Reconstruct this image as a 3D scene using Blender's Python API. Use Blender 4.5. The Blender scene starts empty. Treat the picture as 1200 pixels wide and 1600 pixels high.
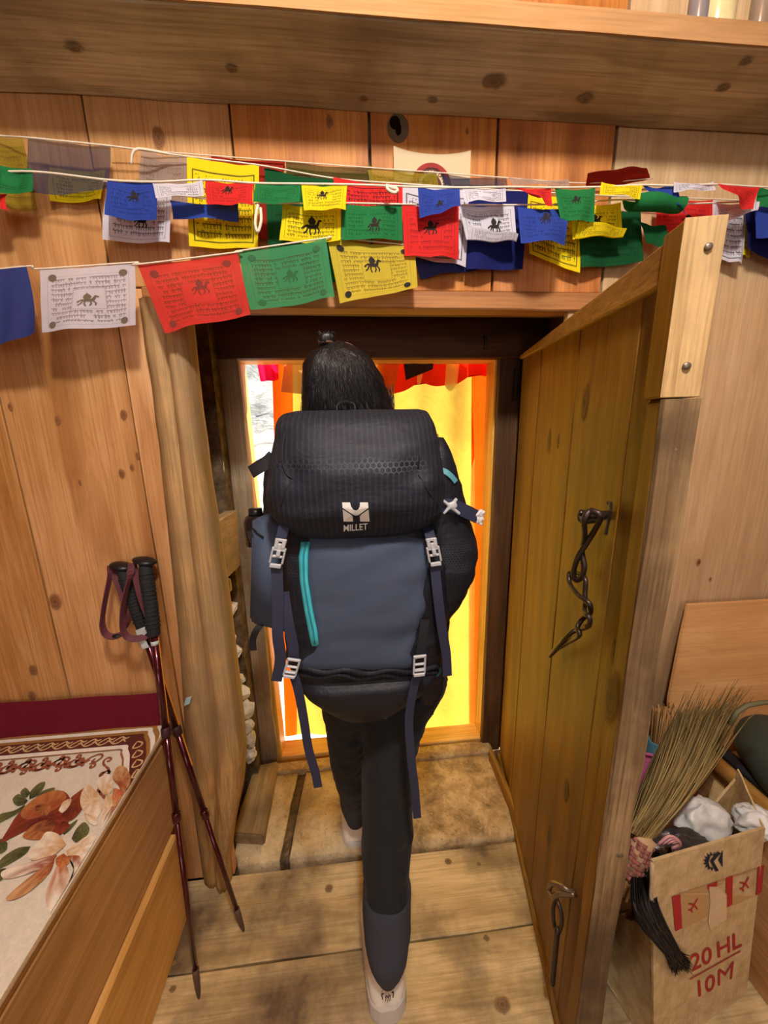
import bpy, bmesh, math, random
import numpy as np
from mathutils import Vector, Matrix
from mathutils.bvhtree import BVHTree
from mathutils import noise as mnoise

random.seed(7)
S = bpy.context.scene
COL = S.collection
PI = math.pi

# ------------------------------------------------------------------ camera
FPX = 580.0                      # focal length in pixels of a 1200x1600 frame
PITCH, YAW, ROLL, CAMH = .2211, .0902, .0192, 1.42


def cam_axes(p, y, r):
    cy, sy, cp, sp = math.cos(y), math.sin(y), math.cos(p), math.sin(p)
    f = np.array([sy * cp, cy * cp, -sp])
    rt = np.array([cy, -sy, 0])
    dn = np.cross(f, rt)
    c, s = math.cos(r), math.sin(r)
    return c * rt + s * dn, -s * rt + c * dn, f


AX_R, AX_D, AX_F = cam_axes(PITCH, YAW, ROLL)
CAM = np.array([0, 0, CAMH])
cd = bpy.data.cameras.new('camera')
cd.sensor_fit = 'HORIZONTAL'
cd.sensor_width = 36
cd.lens = FPX / 1200 * 36
cd.clip_start = .02
cam = bpy.data.objects.new('camera', cd)
COL.objects.link(cam)
mw = Matrix.Identity(4)
for i in range(3):
    mw[i][0], mw[i][1], mw[i][2], mw[i][3] = AX_R[i], -AX_D[i], -AX_F[i], CAM[i]
cam.matrix_world = mw
S.camera = cam


def ray(x, y):
    return AX_R * ((x - 600) / FPX) + AX_D * ((y - 800) / FPX) + AX_F


def at(x, y, Y=None, Z=None, X=None):
    """the point of a known plane that the photograph shows at pixel x, y"""
    d = ray(x, y)
    if Y is not None:
        t = Y / d[1]
    elif Z is not None:
        t = (Z - CAMH) / d[2]
    else:
        t = X / d[0]
    return Vector(CAM + d * t)


# ------------------------------------------------------------------ world, sun, lamp, fill lights, exposure
w = bpy.data.worlds.new('sky')
S.world = w
w.use_nodes = True
nt = w.node_tree
sky = nt.nodes.new('ShaderNodeTexSky')
sky.sky_type = 'NISHITA'
sky.sun_disc = False
sky.sun_elevation = math.radians(55)
sky.sun_rotation = math.radians(20)
nt.links.new(sky.outputs[0], nt.nodes['Background'].inputs[0])
nt.nodes['Background'].inputs[1].default_value = .28

sl = bpy.data.lights.new('sun', 'SUN')
sl.energy = 22
sl.angle = math.radians(.6)
sl.color = (1, .96, .88)
so = bpy.data.objects.new('sun', sl)
COL.objects.link(so)
so.rotation_euler = Vector((-.42, -.42, -.80)).to_track_quat('-Z', 'Y').to_euler()

LAMP_AT = Vector((.10, -.12, 2.42))
ll = bpy.data.lights.new('ceiling_lamp_light', 'POINT')
ll.energy = 84
ll.color = (1, .975, .93)
ll.shadow_soft_size = .07
lo = bpy.data.objects.new('ceiling_lamp_light', ll)
COL.objects.link(lo)
lo.location = LAMP_AT
ll2 = bpy.data.lights.new('rear_fill_light', 'POINT')  # added fill behind the camera to lift the ambient light
ll2.energy = 14
ll2.color = (1, .97, .93)
ll2.shadow_soft_size = .15
lo2 = bpy.data.objects.new('rear_fill_light', ll2)
COL.objects.link(lo2)
lo2.location = (.4, -1.5, 2.42)

wl = bpy.data.lights.new('window_fill_light', 'AREA')  # added frontal fill, set in the made-up rear window
wl.shape = 'RECTANGLE'
wl.size, wl.size_y = 1.3, 1.0
wl.energy = 22
wl.color = (.92, .96, 1)
wlo = bpy.data.objects.new('window_fill_light', wl)
COL.objects.link(wlo)
wlo.location = (-.2, -2.76, 1.35)
wlo.rotation_euler = Vector((0, 1, 0)).to_track_quat('-Z', 'Y').to_euler()

S.view_settings.view_transform = 'Standard'
S.view_settings.look = 'None'
S.view_settings.gamma = 1
S.view_settings.use_curve_mapping = False
S.view_settings.exposure = 0.0


# ------------------------------------------------------------------ materials
def srgb(r, g, b):
    f = lambda c: (c / 255 / 12.92) if c <= 10 else ((c / 255 + .055) / 1.055) ** 2.4
    return (f(r), f(g), f(b), 1)


class NT:
    """a small node-tree writer"""

    def __init__(s, name):
        s.m = bpy.data.materials.new(name)
        s.m.use_nodes = True
        s.t = s.m.node_tree
        s.t.nodes.clear()
        s.out = s.n('OutputMaterial')

    def n(s, kind, **kw):
        nd = s.t.nodes.new('ShaderNode' + kind)
        for k, v in kw.items():
            if k == 'op':
                nd.operation = v
            else:
                setattr(nd, k, v)
        return nd

    def put(s, sock, v):
        if isinstance(v, bpy.types.NodeSocket):
            s.t.links.new(v, sock)
        elif v is not None:
            sock.default_value = v

    def math(s, op, a, b=None, c=None, clamp=False):
        nd = s.n('Math', op=op, use_clamp=clamp)
        s.put(nd.inputs[0], a)
        s.put(nd.inputs[1], b)
        s.put(nd.inputs[2], c)
        return nd.outputs[0]

    def mapping(s, vec, scale=(1, 1, 1), loc=(0, 0, 0), rot=(0, 0, 0)):
        nd = s.n('Mapping')
        s.put(nd.inputs['Vector'], vec)
        s.put(nd.inputs['Scale'], scale)
        s.put(nd.inputs['Location'], loc)
        s.put(nd.inputs['Rotation'], rot)
        return nd.outputs[0]

    def noise(s, vec, scale=5, detail=4, rough=.55, distort=0):
        nd = s.n('TexNoise')
        s.put(nd.inputs['Vector'], vec)
        nd.inputs['Scale'].default_value = scale
        nd.inputs['Detail'].default_value = detail
        nd.inputs['Roughness'].default_value = rough
        nd.inputs['Distortion'].default_value = distort
        return nd.outputs[0]

    def ramp(s, fac, stops, interp='LINEAR'):
        nd = s.n('ValToRGB')
        cr = nd.color_ramp
        cr.interpolation = interp
        while len(cr.elements) < len(stops):
            cr.elements.new(.5)
        for e, (p, c) in zip(cr.elements, stops):
            e.position = p
            e.color = c if len(c) == 4 else (*c, 1)
        s.put(nd.inputs[0], fac)
        return nd.outputs[0]

    def mix(s, fac, a, b, mode='MIX'):
        nd = s.n('Mix', data_type='RGBA', blend_type=mode)
        s.put(nd.inputs[0], fac)
        s.put(nd.inputs[6], a)
        s.put(nd.inputs[7], b)
        return nd.outputs[2]

    def bump(s, h, strength=.3, dist=.002):
        nd = s.n('Bump')
        nd.inputs['Strength'].default_value = strength
        nd.inputs['Distance'].default_value = dist
        s.put(nd.inputs['Height'], h)
        return nd.outputs[0]

    def bsdf(s, col, rough=.6, metal=0, normal=None, spec=.4, coat=0, sheen=0):
        b = s.n('BsdfPrincipled')
        s.put(b.inputs['Base Color'], col)
        s.put(b.inputs['Roughness'], rough)
        s.put(b.inputs['Metallic'], metal)
        s.put(b.inputs['Specular IOR Level'], spec)
        if coat:
            b.inputs['Coat Weight'].default_value = coat
        if sheen:
            b.inputs['Sheen Weight'].default_value = sheen
        if normal:
            s.put(b.inputs['Normal'], normal)
        return b.outputs[0]

    def done(s, shader):
        s.t.links.new(shader, s.out.inputs[0])
        return s.m

    def obj(s):
        return s.n('TexCoord').outputs['Object']

    def rand(s):
        return s.n('ObjectInfo').outputs['Random']

    def white(s, vec):
        nd = s.n('TexWhiteNoise', noise_dimensions='2D')
        s.put(nd.inputs[0], vec)
        return nd.outputs[0]


def wood(name, dark, mid, light, axis='z', rough=.55, knots=.5, var=.25, stain=None, stain_amt=.5, spec=.35, bumpy=.3, dim=1):
    """planed board: grain along one axis, knots, per-board tone"""
    t = NT(name)
    co = t.n('VectorMath', op='ADD')
    t.put(co.inputs[0], t.obj())
    rv = t.n('CombineXYZ')
    r = t.rand()
    for i, k in enumerate((37., 61., 83.)):
        t.put(rv.inputs[i], t.math('MULTIPLY', r, k))
    t.put(co.inputs[1], rv.outputs[0])
    c = co.outputs[0]
    ia = 'xyz'.index(axis)

    def sc(al, ac):
        v = [ac, ac, ac]
        v[ia] = al
        return tuple(v)
    warp = t.noise(t.mapping(c, sc(1.3, 5)), 1, 3, .5, .3)
    cw = t.n('VectorMath', op='ADD')
    t.put(cw.inputs[0], t.mapping(c, sc(.8, 13)))
    wv = t.n('CombineXYZ')
    for i in range(3):
        t.put(wv.inputs[i], t.math('MULTIPLY', warp, 2.0))
    t.put(cw.inputs[1], wv.outputs[0])
    g = t.noise(cw.outputs[0], 1, 5, .6, .4)
    fine = t.noise(t.mapping(c, sc(5, 190)), 1, 3, .6)
    blot = t.noise(t.mapping(c, sc(2.0, 4)), 1, 5, .6)
    col = t.ramp(g, [(.28, dark), (.5, mid), (.74, light)])
    col = t.mix(t.math('MULTIPLY', t.math('SUBTRACT', .57, fine, clamp=True), 2.3), col, dark)
    tone = t.math('ADD', t.math('MULTIPLY', t.math('SUBTRACT', r, .5), var), t.math('MULTIPLY', t.math('SUBTRACT', blot, .5), .5))
    hv = t.n('HueSaturation')
    t.put(hv.inputs['Value'], t.math('ADD', tone, dim))
    t.put(hv.inputs['Saturation'], t.math('SUBTRACT', 1.0, t.math('MULTIPLY', tone, .35)))
    t.put(hv.inputs['Color'], col)
    col = hv.outputs[0]
    if stain:
        m = t.ramp(t.noise(t.mapping(c, (2.6, 2.6, 2.6)), 1, 6, .62), [(.44, (0, 0, 0)), (.64, (1, 1, 1))])
        col = t.mix(t.math('MULTIPLY', m, stain_amt), col, stain)
    h = t.math('ADD', t.math('MULTIPLY', fine, .7), t.math('MULTIPLY', g, .5))
    if knots:
        vo = t.n('TexVoronoi', feature='F1')
        vo.inputs['Scale'].default_value = 1
        kw = t.n('VectorMath', op='ADD')
        t.put(kw.inputs[0], t.mapping(c, sc(3.2, 7.5)))
        kn = t.n('CombineXYZ')
        for i in range(3):
            t.put(kn.inputs[i], t.math('MULTIPLY', warp, .35))
        t.put(kw.inputs[1], kn.outputs[0])
        t.put(vo.inputs['Vector'], kw.outputs[0])
        sep = t.n('SeparateColor')
        t.put(sep.inputs[0], vo.outputs['Color'])
        pick = t.math('GREATER_THAN', sep.outputs[0], 1 - knots * .5)
        kk = t.ramp(vo.outputs['Distance'], [(.05, (1, 1, 1)), (.09, (.75, .75, .75)), (.115, (.25, .25, .25)), (.24, (0, 0, 0))])
        kk = t.math('MULTIPLY', kk, pick)
        col = t.mix(t.math('MULTIPLY', kk, .85), col, tuple(x * .32 for x in dark[:3]) + (1,))
    return t.done(t.bsdf(col, t.math('ADD', rough, t.math('MULTIPLY', fine, .15)), 0, t.bump(h, bumpy, .0015), spec))


def plain(name, col, rough=.6, metal=0, spec=.4, nscale=60, namt=.18, bump=.1, dist=.001, coat=0, sheen=0, blot=6):
    t = NT(name)
    n = t.noise(t.obj(), nscale, 4, .6)
    n2 = t.noise(t.obj(), blot, 4, .6)
    hv = t.n('HueSaturation')
    t.put(hv.inputs['Color'], col)
    t.put(hv.inputs['Value'], t.math('ADD', 1 - namt, t.math('ADD', t.math('MULTIPLY', n, namt), t.math('MULTIPLY', n2, namt))))
    return t.done(t.bsdf(hv.outputs[0], rough, metal, t.bump(n, bump, dist), spec, coat, sheen))


W_WALL = wood('amber_wall_board', srgb(150, 98, 50), srgb(190, 138, 84), srgb(208, 160, 108), 'z', .5, .5)
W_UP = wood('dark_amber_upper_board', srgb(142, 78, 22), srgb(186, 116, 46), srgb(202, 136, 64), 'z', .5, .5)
W_PLY = wood('pale_plywood', srgb(166, 132, 90), srgb(190, 156, 112), srgb(206, 176, 134), 'z', .6, .12, .1)
W_SHELF = wood('weathered_grey_board', srgb(130, 114, 84), srgb(186, 168, 132), srgb(204, 188, 154), 'x', .75, .5, .1, srgb(80, 64, 44), .5)
W_FLOOR = wood('worn_floor_board', srgb(158, 134, 88), srgb(210, 186, 134), srgb(228, 208, 162), 'x', .6, .4, .10, srgb(88, 70, 52), .95)
W_DOOR = wood('honey_door_board', srgb(84, 54, 10), srgb(138, 98, 26), srgb(166, 124, 44), 'z', .42, .5, .16, srgb(84, 56, 20), .5)
W_DOORX = wood('honey_door_rail', srgb(92, 60, 16), srgb(150, 108, 40), srgb(176, 132, 58), 'y', .5, .4, .1)
W_STILE = wood('sawn_pale_stile', srgb(140, 110, 66), srgb(206, 172, 118), srgb(228, 200, 150), 'z', .75, .3, .1, srgb(84, 64, 40), .45, bumpy=.8)
W_BARK = wood('rough_stile_with_bark', srgb(76, 56, 34), srgb(138, 110, 72), srgb(184, 154, 110), 'z', .85, .3, .1, srgb(70, 54, 36), .8, bumpy=1)
W_POST = wood('hewn_post', srgb(108, 78, 40), srgb(176, 134, 78), srgb(216, 176, 112), 'z', .6, .4, .1, srgb(136, 112, 80), .65, bumpy=.9)
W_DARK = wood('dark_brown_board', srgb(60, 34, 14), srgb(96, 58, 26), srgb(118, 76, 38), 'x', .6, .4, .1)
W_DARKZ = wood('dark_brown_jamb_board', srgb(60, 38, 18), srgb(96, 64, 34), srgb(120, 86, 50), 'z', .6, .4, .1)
W_GREY = wood('grey_brown_jamb_board', srgb(136, 116, 88), srgb(182, 160, 126), srgb(204, 184, 150), 'z', .8, .2, .1, srgb(90, 70, 48), .7)
W_FRAME = wood('amber_varnished_frame', srgb(190, 130, 40), srgb(232, 184, 90), srgb(242, 204, 116), 'z', .4, .2, .06)
W_FRAMEX = wood('amber_varnished_sill', srgb(180, 120, 40), srgb(232, 182, 92), srgb(242, 206, 124), 'x', .4, .2, .06)
W_BENCH = wood('brown_bench_board', srgb(150, 106, 58), srgb(188, 142, 88), srgb(206, 162, 108), 'y', .4, .25, .06)
W_BENCHL = wood('honey_bench_board', srgb(176, 124, 56), srgb(216, 166, 90), srgb(230, 186, 116), 'y', .4, .4, .06)
W_BLOCK = wood('worn_block', srgb(128, 104, 66), srgb(184, 154, 106), srgb(208, 180, 130), 'y', .75, .2, .1, srgb(90, 76, 56), .7)
W_PANEL = wood('orange_plywood', srgb(200, 148, 92), srgb(216, 166, 108), srgb(226, 180, 124), 'x', .55, 0, .05)
W_ROOM = wood('room_board', srgb(120, 70, 32), srgb(164, 104, 56), srgb(190, 132, 78), 'z', .6, .3)


def stone(name, c1, c2, c3, sc=9, b=.8, rough=.85, spec=.3):
    t = NT(name)
    n = t.noise(t.obj(), sc, 8, .65, .3)
    f = t.noise(t.obj(), sc * 7, 5, .75)
    big = t.noise(t.obj(), sc * .35, 3, .5)
    col = t.ramp(n, [(.3, c1), (.48, c2), (.66, c3)])
    col = t.mix(t.math('MULTIPLY', t.math('GREATER_THAN', f, .60), .55), col, c3)
    col = t.mix(t.math('MULTIPLY', t.math('LESS_THAN', f, .40), .6), col, c1)
    hv = t.n('HueSaturation')
    t.put(hv.inputs['Color'], col)
    t.put(hv.inputs['Value'], t.math('ADD', .62, t.math('MULTIPLY', big, .76)))
    return t.done(t.bsdf(hv.outputs[0], rough, 0, t.bump(t.math('ADD', n, t.math('MULTIPLY', f, .5)), b, .008), spec))


M_SLAB = stone('worn_stone_slab', srgb(150, 134, 104), srgb(198, 178, 138), srgb(224, 206, 170), 11)
M_SLABD = stone('dark_stone_slab', srgb(116, 96, 66), srgb(178, 150, 104), srgb(220, 194, 144), 13)
M_MUD = stone('mud_filling', srgb(60, 48, 34), srgb(100, 82, 58), srgb(134, 112, 82), 30)
M_RUBBLE = stone('grey_rubble', srgb(170, 164, 150), srgb(212, 206, 194), srgb(236, 232, 222), 14)
M_WALLSTONE = stone('outer_stonework', srgb(70, 66, 60), srgb(104, 98, 90), srgb(140, 132, 122), 5)


def hill_mat():
    t = NT('pale_mountainside_rock')
    c = t.mapping(t.obj(), (1, 1, 1), (0, 0, 0), (0, .7, .3))
    a = t.noise(t.mapping(c, (1.2, 5, 1.2)), 1.4, 9, .72, .6)
    b = t.noise(t.obj(), 6, 8, .7)
    col = t.ramp(t.math('ADD', t.math('MULTIPLY', a, .6), t.math('MULTIPLY', b, .4)),
                 [(.36, srgb(140, 136, 126)), (.48, srgb(214, 210, 198)), (.58, srgb(244, 242, 236))])
    return t.done(t.bsdf(col, .9, 0, t.bump(a, 1, .2), .1))


M_HILL = hill_mat()


def cloth_mat(name, col, trans=.35, clear=0.0, printed=None, ink=(.01, .01, .012, 1), style='fine', weave=900, wrinkle=.3, inkamt=.85):
    """thin cloth that lets light through; optional rows of printed script in UV space"""
    t = NT(name)
    uv = t.n('TexCoord').outputs['UV']
    ob = t.obj()
    n = t.noise(ob, 14, 4, .6)
    hv = t.n('HueSaturation')
    t.put(hv.inputs['Color'], col)
    t.put(hv.inputs['Value'], t.math('ADD', .82, t.math('MULTIPLY', n, .36)))
    c = hv.outputs[0]
    if printed:
        rows, freq = (13, 34) if style == 'fine' else ((9, 26) if style == 'mid' else (10, 22))
        sp = t.n('SeparateXYZ')
        t.put(sp.inputs[0], uv)
        u, v = sp.outputs[0], sp.outputs[1]
        r = t.rand()
        wob = t.math('MULTIPLY', t.math('SUBTRACT', t.noise(t.mapping(uv, (3, 3, 1)), 1, 2), .5), .012)
        v2 = t.math('ADD', v, wob)
        rv = t.math('MULTIPLY', v2, float(rows))
        row = t.math('FLOOR', rv)
        fv = t.math('FRACT', rv)
        gx = t.math('MULTIPLY', u, float(freq))
        cell = t.math('FLOOR', gx)
        fx = t.math('FRACT', gx)

        def rnd(k):
            cv = t.n('CombineXYZ')
            t.put(cv.inputs[0], t.math('ADD', cell, t.math('MULTIPLY', r, 91.)))
            t.put(cv.inputs[1], t.math('ADD', row, k))
            return t.white(cv.outputs[0])
        r1, r2, r3 = rnd(.5), rnd(33.5), rnd(71.5)
        on = t.math('GREATER_THAN', r1, .10)
        head = t.math('MULTIPLY', t.math('GREATER_THAN', fv, .62), t.math('LESS_THAN', fv, .78))
        px = t.math('ADD', .15, t.math('MULTIPLY', r2, .5))
        stem = t.math('LESS_THAN', t.math('ABSOLUTE', t.math('SUBTRACT', fx, px)), .14)
        stem = t.math('MULTIPLY', stem, t.math('GREATER_THAN', fv, t.math('ADD', .12, t.math('MULTIPLY', r3, .4))))
        stem = t.math('MULTIPLY', stem, t.math('LESS_THAN', fv, .7))
        top = t.math('MULTIPLY', t.math('LESS_THAN', t.math('ABSOLUTE', t.math('SUBTRACT', fx, r3)), .16),
                     t.math('MULTIPLY', t.math('GREATER_THAN', fv, .8), t.math('GREATER_THAN', r2, .5)))
        bow = t.n('VectorMath', op='DISTANCE')
        bc = t.n('CombineXYZ')
        t.put(bc.inputs[0], fx)
        t.put(bc.inputs[1], t.math('MULTIPLY', fv, 1.2))
        t.put(bow.inputs[0], bc.outputs[0])
        bow.inputs[1].default_value = (.62, .46, 0)
        ringm = t.math('LESS_THAN', t.math('ABSOLUTE', t.math('SUBTRACT', bow.outputs['Value'], .2)), .075)
        gl = t.math('MAXIMUM', t.math('MAXIMUM', head, stem), t.math('MAXIMUM', top, t.math('MULTIPLY', ringm, t.math('GREATER_THAN', r3, .45))))
        gl = t.math('MULTIPLY', gl, on)
        au = t.math('ABSOLUTE', t.math('SUBTRACT', u, .5))
        av = t.math('ABSOLUTE', t.math('SUBTRACT', v, .47))
        ins = t.math('MULTIPLY', t.math('LESS_THAN', au, .39), t.math('LESS_THAN', av, .36))
        gl = t.math('MULTIPLY', gl, ins)
        if style != 'bold':
            cu = t.math('ABSOLUTE', t.math('SUBTRACT', u, .52))
            cv_ = t.math('ABSOLUTE', t.math('SUBTRACT', v, .48))
            hole = t.math('MAXIMUM', t.math('GREATER_THAN', cu, .17), t.math('GREATER_THAN', cv_, .17))
            gl = t.math('MULTIPLY', gl, hole)
            bx = t.math('MAXIMUM', t.math('DIVIDE', cu, .165), t.math('DIVIDE', cv_, .165))
            box = t.math('LESS_THAN', t.math('ABSOLUTE', t.math('SUBTRACT', bx, 1.0)), .022)
            gl = t.math('MAXIMUM', gl, t.math('MULTIPLY', box, .7))
        bw = t.math('MAXIMUM', t.math('DIVIDE', au, .425), t.math('DIVIDE', av, .40))
        line = t.math('LESS_THAN', t.math('ABSOLUTE', t.math('SUBTRACT', bw, 1.0)), .022 if style == 'bold' else .009)
        gl = t.math('MAXIMUM', gl, t.math('MULTIPLY', line, 1.0 if style != 'fine' else .4))
        fade = t.math('ADD', .55, t.math('MULTIPLY', t.noise(t.mapping(uv, (5, 5, 1)), 1, 3), .8), clamp=True)
        c = t.mix(t.math('MULTIPLY', t.math('MULTIPLY', gl, fade), inkamt * printed), c, ink)
    wv = t.noise(t.mapping(ob, (weave, weave, weave)), 1, 1)
    fold = t.noise(ob, 30, 3, .5)
    nrm = t.bump(t.math('ADD', t.math('MULTIPLY', wv, .1), fold), wrinkle, .006)
    d = t.bsdf(c, .85, 0, nrm, .15)
    tr = t.n('BsdfTranslucent')
    t.put(tr.inputs[0], c)
    t.put(tr.inputs[1], nrm)
    ms = t.n('MixShader')
    ms.inputs[0].default_value = trans
    t.t.links.new(d, ms.inputs[1])
    t.t.links.new(tr.outputs[0], ms.inputs[2])
    o = ms.outputs[0]
    if clear:
        tp = t.n('BsdfTransparent')
        m2 = t.n('MixShader')
        m2.inputs[0].default_value = clear
        t.t.links.new(o, m2.inputs[1])
        t.t.links.new(tp.outputs[0], m2.inputs[2])
        o = m2.outputs[0]
    return t.done(o)


FC = dict(blue=srgb(44, 66, 150), white=srgb(208, 204, 212), red=srgb(206, 44, 40), green=srgb(34, 116, 62),
          yellow=srgb(236, 212, 24), navy=srgb(26, 32, 92), dgreen=srgb(18, 78, 40), slate=srgb(56, 60, 84),
          olive=srgb(160, 138, 34), maroon=srgb(150, 36, 24), grey=srgb(170, 152, 140), lgreen=srgb(66, 140, 92),
          lred=srgb(204, 58, 50), lyellow=srgb(206, 186, 62), lblue=srgb(52, 62, 122))
FM = {}
for k, c in FC.items():
    inkc = (.008, .008, .012, 1)
    FM[k] = cloth_mat(k + '_flag_cloth', c, .32, .0, None)
    FM[k + '_mid'] = cloth_mat(k + '_flag_cloth_printed', c, .32, .0, .9 if k in ('white', 'yellow', 'grey') else .6, inkc, 'mid')
    if k in ('yellow', 'white', 'red', 'olive'):
        FM[k + '_bold'] = cloth_mat(k + '_flag_cloth_bold_print', c, .3, .0, 1, inkc, 'bold')
    if k in ('white', 'lred', 'lgreen', 'lyellow'):
        FM[k + '_fine'] = cloth_mat(k + '_flag_cloth_fine_print', c, .4, .06, .8, srgb(70, 52, 30), 'fine')
    if k in ('slate', 'olive', 'dgreen', 'grey'):
        FM[k + '_sheer'] = cloth_mat(k + '_sheer_flag_cloth', c, .4, .28, .5, inkc, 'mid')
M_INK = plain('faded_black_ink', srgb(44, 40, 36), .9, spec=.05)
M_CORD = plain('off_white_cord', srgb(216, 200, 176), .8, nscale=300, bump=.4)
M_CURT = cloth_mat('sunlit_yellow_curtain_cloth', srgb(250, 212, 84), .22, 0, None, wrinkle=.5)
M_CURTO = cloth_mat('orange_curtain_border', srgb(240, 96, 10), .30, 0, None)
M_CURTR = cloth_mat('red_valance_shade_cloth', srgb(226, 44, 16), .36, 0, None)
M_OUTRED = cloth_mat('crimson_outdoor_cloth', srgb(222, 20, 60), .6, 0, None)
M_OUTBROWN = cloth_mat('tan_outdoor_cloth', srgb(170, 124, 84), .45, .12, None)
M_OUTDARK = cloth_mat('dark_outdoor_cloth', srgb(58, 44, 30), .25, 0, None)
M_IRON = plain('dark_wrought_iron', srgb(74, 62, 54), .42, .75, nscale=120, namt=.35, bump=.35)
M_IRONP = plain('worn_pale_iron', srgb(130, 112, 92), .4, .7, nscale=120, namt=.35, bump=.3)
M_NAIL = plain('dull_nail_head', srgb(130, 118, 104), .45, .7, nscale=200, namt=.3)
M_GAP = plain('dark_gap', srgb(22, 14, 8), .95, spec=.05)
M_PAPER = plain('aged_paper', srgb(196, 172, 136), .9, nscale=40, namt=.1)
M_SEAL = plain('dark_red_seal_ink', srgb(140, 36, 30), .8)
M_SEALD = plain('brown_seal_ink', srgb(72, 30, 24), .8)


# ------------------------------------------------------------------ geometry helpers
class MB:
    """collects shapes in world coordinates; build() links them as one mesh object"""

    def __init__(s):
        s.v, s.f, s.uv, s.sm, s.col = [], [], [], [], []

    def add(s, vs, fs, uvs=None, smooth=False, col=None):
        o = len(s.v)
        s.v += [Vector(v) for v in vs]
        for f in fs:
            s.f.append(tuple(i + o for i in f))
            s.sm.append(smooth)
            s.uv.append([uvs[i] for i in f] if uvs else None)
        s.col += list(col) if col else [(1, 1, 1)] * len(vs)
        return s

    def hexa(s, p):
        """8 corners: bottom ring 0-3, top ring 4-7"""
        return s.add(p, [(3, 2, 1, 0), (4, 5, 6, 7), (0, 1, 5, 4), (1, 2, 6, 5), (2, 3, 7, 6), (3, 0, 4, 7)])

    def box(s, x0, x1, y0, y1, z0, z1):
        return s.hexa([(x0, y0, z0), (x1, y0, z0), (x1, y1, z0), (x0, y1, z0), (x0, y0, z1), (x1, y0, z1), (x1, y1, z1), (x0, y1, z1)])

    def prism(s, poly, off):
        """a polygon (list of points) given thickness along vector off"""
        n = len(poly)
        off = Vector(off)
        a = [Vector(p) for p in poly]
        return s.add(a + [p + off for p in a], [tuple(range(n))[::-1], tuple(range(n, 2 * n))] + [(i, (i + 1) % n, n + (i + 1) % n, n + i) for i in range(n)])

    def tube(s, pts, rad, n=10, cap=True, up=None, flat=1.0):
        pts = [Vector(p) for p in pts]
        m = len(pts)
        rad = [rad] * m if isinstance(rad, (int, float)) else rad
        u = None
        vs = []
        for i, p in enumerate(pts):
            t = (pts[min(i + 1, m - 1)] - pts[max(i - 1, 0)]).normalized()
            if u is None:
                u = Vector(up) if up else (Vector((0, 0, 1)) if abs(t.z) < .9 else Vector((1, 0, 0)))
            u = (u - t * u.dot(t)).normalized()
            b = t.cross(u)
            for k in range(n):
                a = 2 * PI * k / n
                vs.append(p + (u * math.cos(a) * flat + b * math.sin(a)) * rad[i])
        fs = [(i * n + k, i * n + (k + 1) % n, (i + 1) * n + (k + 1) % n, (i + 1) * n + k) for i in range(m - 1) for k in range(n)]
        if cap:
            fs += [tuple(range(n))[::-1], tuple(range((m - 1) * n, m * n))]
        return s.add(vs, fs, smooth=True)

    def grid(s, fn, nu, nv, smooth=True, uvfn=None, closed_u=False):
        vs, uvs = [], []
        for j in range(nv + 1):
            for i in range(nu + (0 if closed_u else 1)):
                vs.append(fn(i / nu, j / nv))
                uvs.append((i / nu, j / nv))
        w_ = nu if closed_u else nu + 1
        fs = [(j * w_ + i, j * w_ + (i + 1) % w_, (j + 1) * w_ + (i + 1) % w_, (j + 1) * w_ + i) for j in range(nv) for i in range(nu)]
        return s.add(vs, fs, uvs, smooth)

    def ellipsoid(s, c, r, nu=20, nv=12, rot=None):
        c = Vector(c)

        def fn(u, v):
            a, b = 2 * PI * u, PI * (v * .998 + .001) - PI / 2
            p = Vector((r[0] * math.cos(a) * math.cos(b), r[1] * math.sin(a) * math.cos(b), r[2] * math.sin(b)))
            if rot:
                p = rot @ p
            return c + p
        return s.grid(fn, nu, nv, closed_u=True)

    def ribbon(s, pts, side, wd, th):
        """a strap: rectangle section swept along pts; side = width direction(s)"""
        pts = [Vector(p) for p in pts]
        m = len(pts)
        sides = side if isinstance(side, list) else [Vector(side)] * m
        wd = wd if isinstance(wd, list) else [wd] * m
        vs = []
        for i, p in enumerate(pts):
            t = (pts[min(i + 1, m - 1)] - pts[max(i - 1, 0)]).normalized()
            a = Vector(sides[i])
            a = (a - t * a.dot(t)).normalized()
            b = t.cross(a).normalized()
            for x, y in ((-1, -1), (1, -1), (1, 1), (-1, 1)):
                vs.append(p + a * x * wd[i] / 2 + b * y * th / 2)
        fs = [(i * 4 + k, i * 4 + (k + 1) % 4, i * 4 + 4 + (k + 1) % 4, i * 4 + 4 + k) for i in range(m - 1) for k in range(4)]
        fs += [(3, 2, 1, 0), tuple(range(m * 4 - 4, m * 4))]
        return s.add(vs, fs)

    def jitter(s, a, fr=8, seed=0):
        for v in s.v:
            d = mnoise.noise_vector(v * fr + Vector((seed, seed * 1.7, 0)))
            v += d * a
        return s

    def build(s, name, mat, parent=None, bevel=0, kind=None, origin=None, fixn=True, seg=1):
        me = bpy.data.meshes.new(name)
        base = Vector(parent_loc(parent)) if parent else Vector((0, 0, 0))
        org = Vector(origin) if origin is not None else base
        bm = bmesh.new()
        uvl = bm.loops.layers.uv.new('UVMap') if any(s.uv) else None
        cl = bm.verts.layers.float_color.new('col') if any(c != (1, 1, 1) for c in s.col) else None
        bv = [bm.verts.new(v - org) for v in s.v]
        if cl:
            for v, c in zip(bv, s.col):
                v[cl] = (*c, 1)
        for f, uv, sm in zip(s.f, s.uv, s.sm):
            try:
                fc = bm.faces.new([bv[i] for i in f])
            except ValueError:
                continue
            fc.smooth = sm
            if uvl and uv:
                for l, q in zip(fc.loops, uv):
                    l[uvl].uv = q
        if fixn:
            bmesh.ops.recalc_face_normals(bm, faces=bm.faces)
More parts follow.
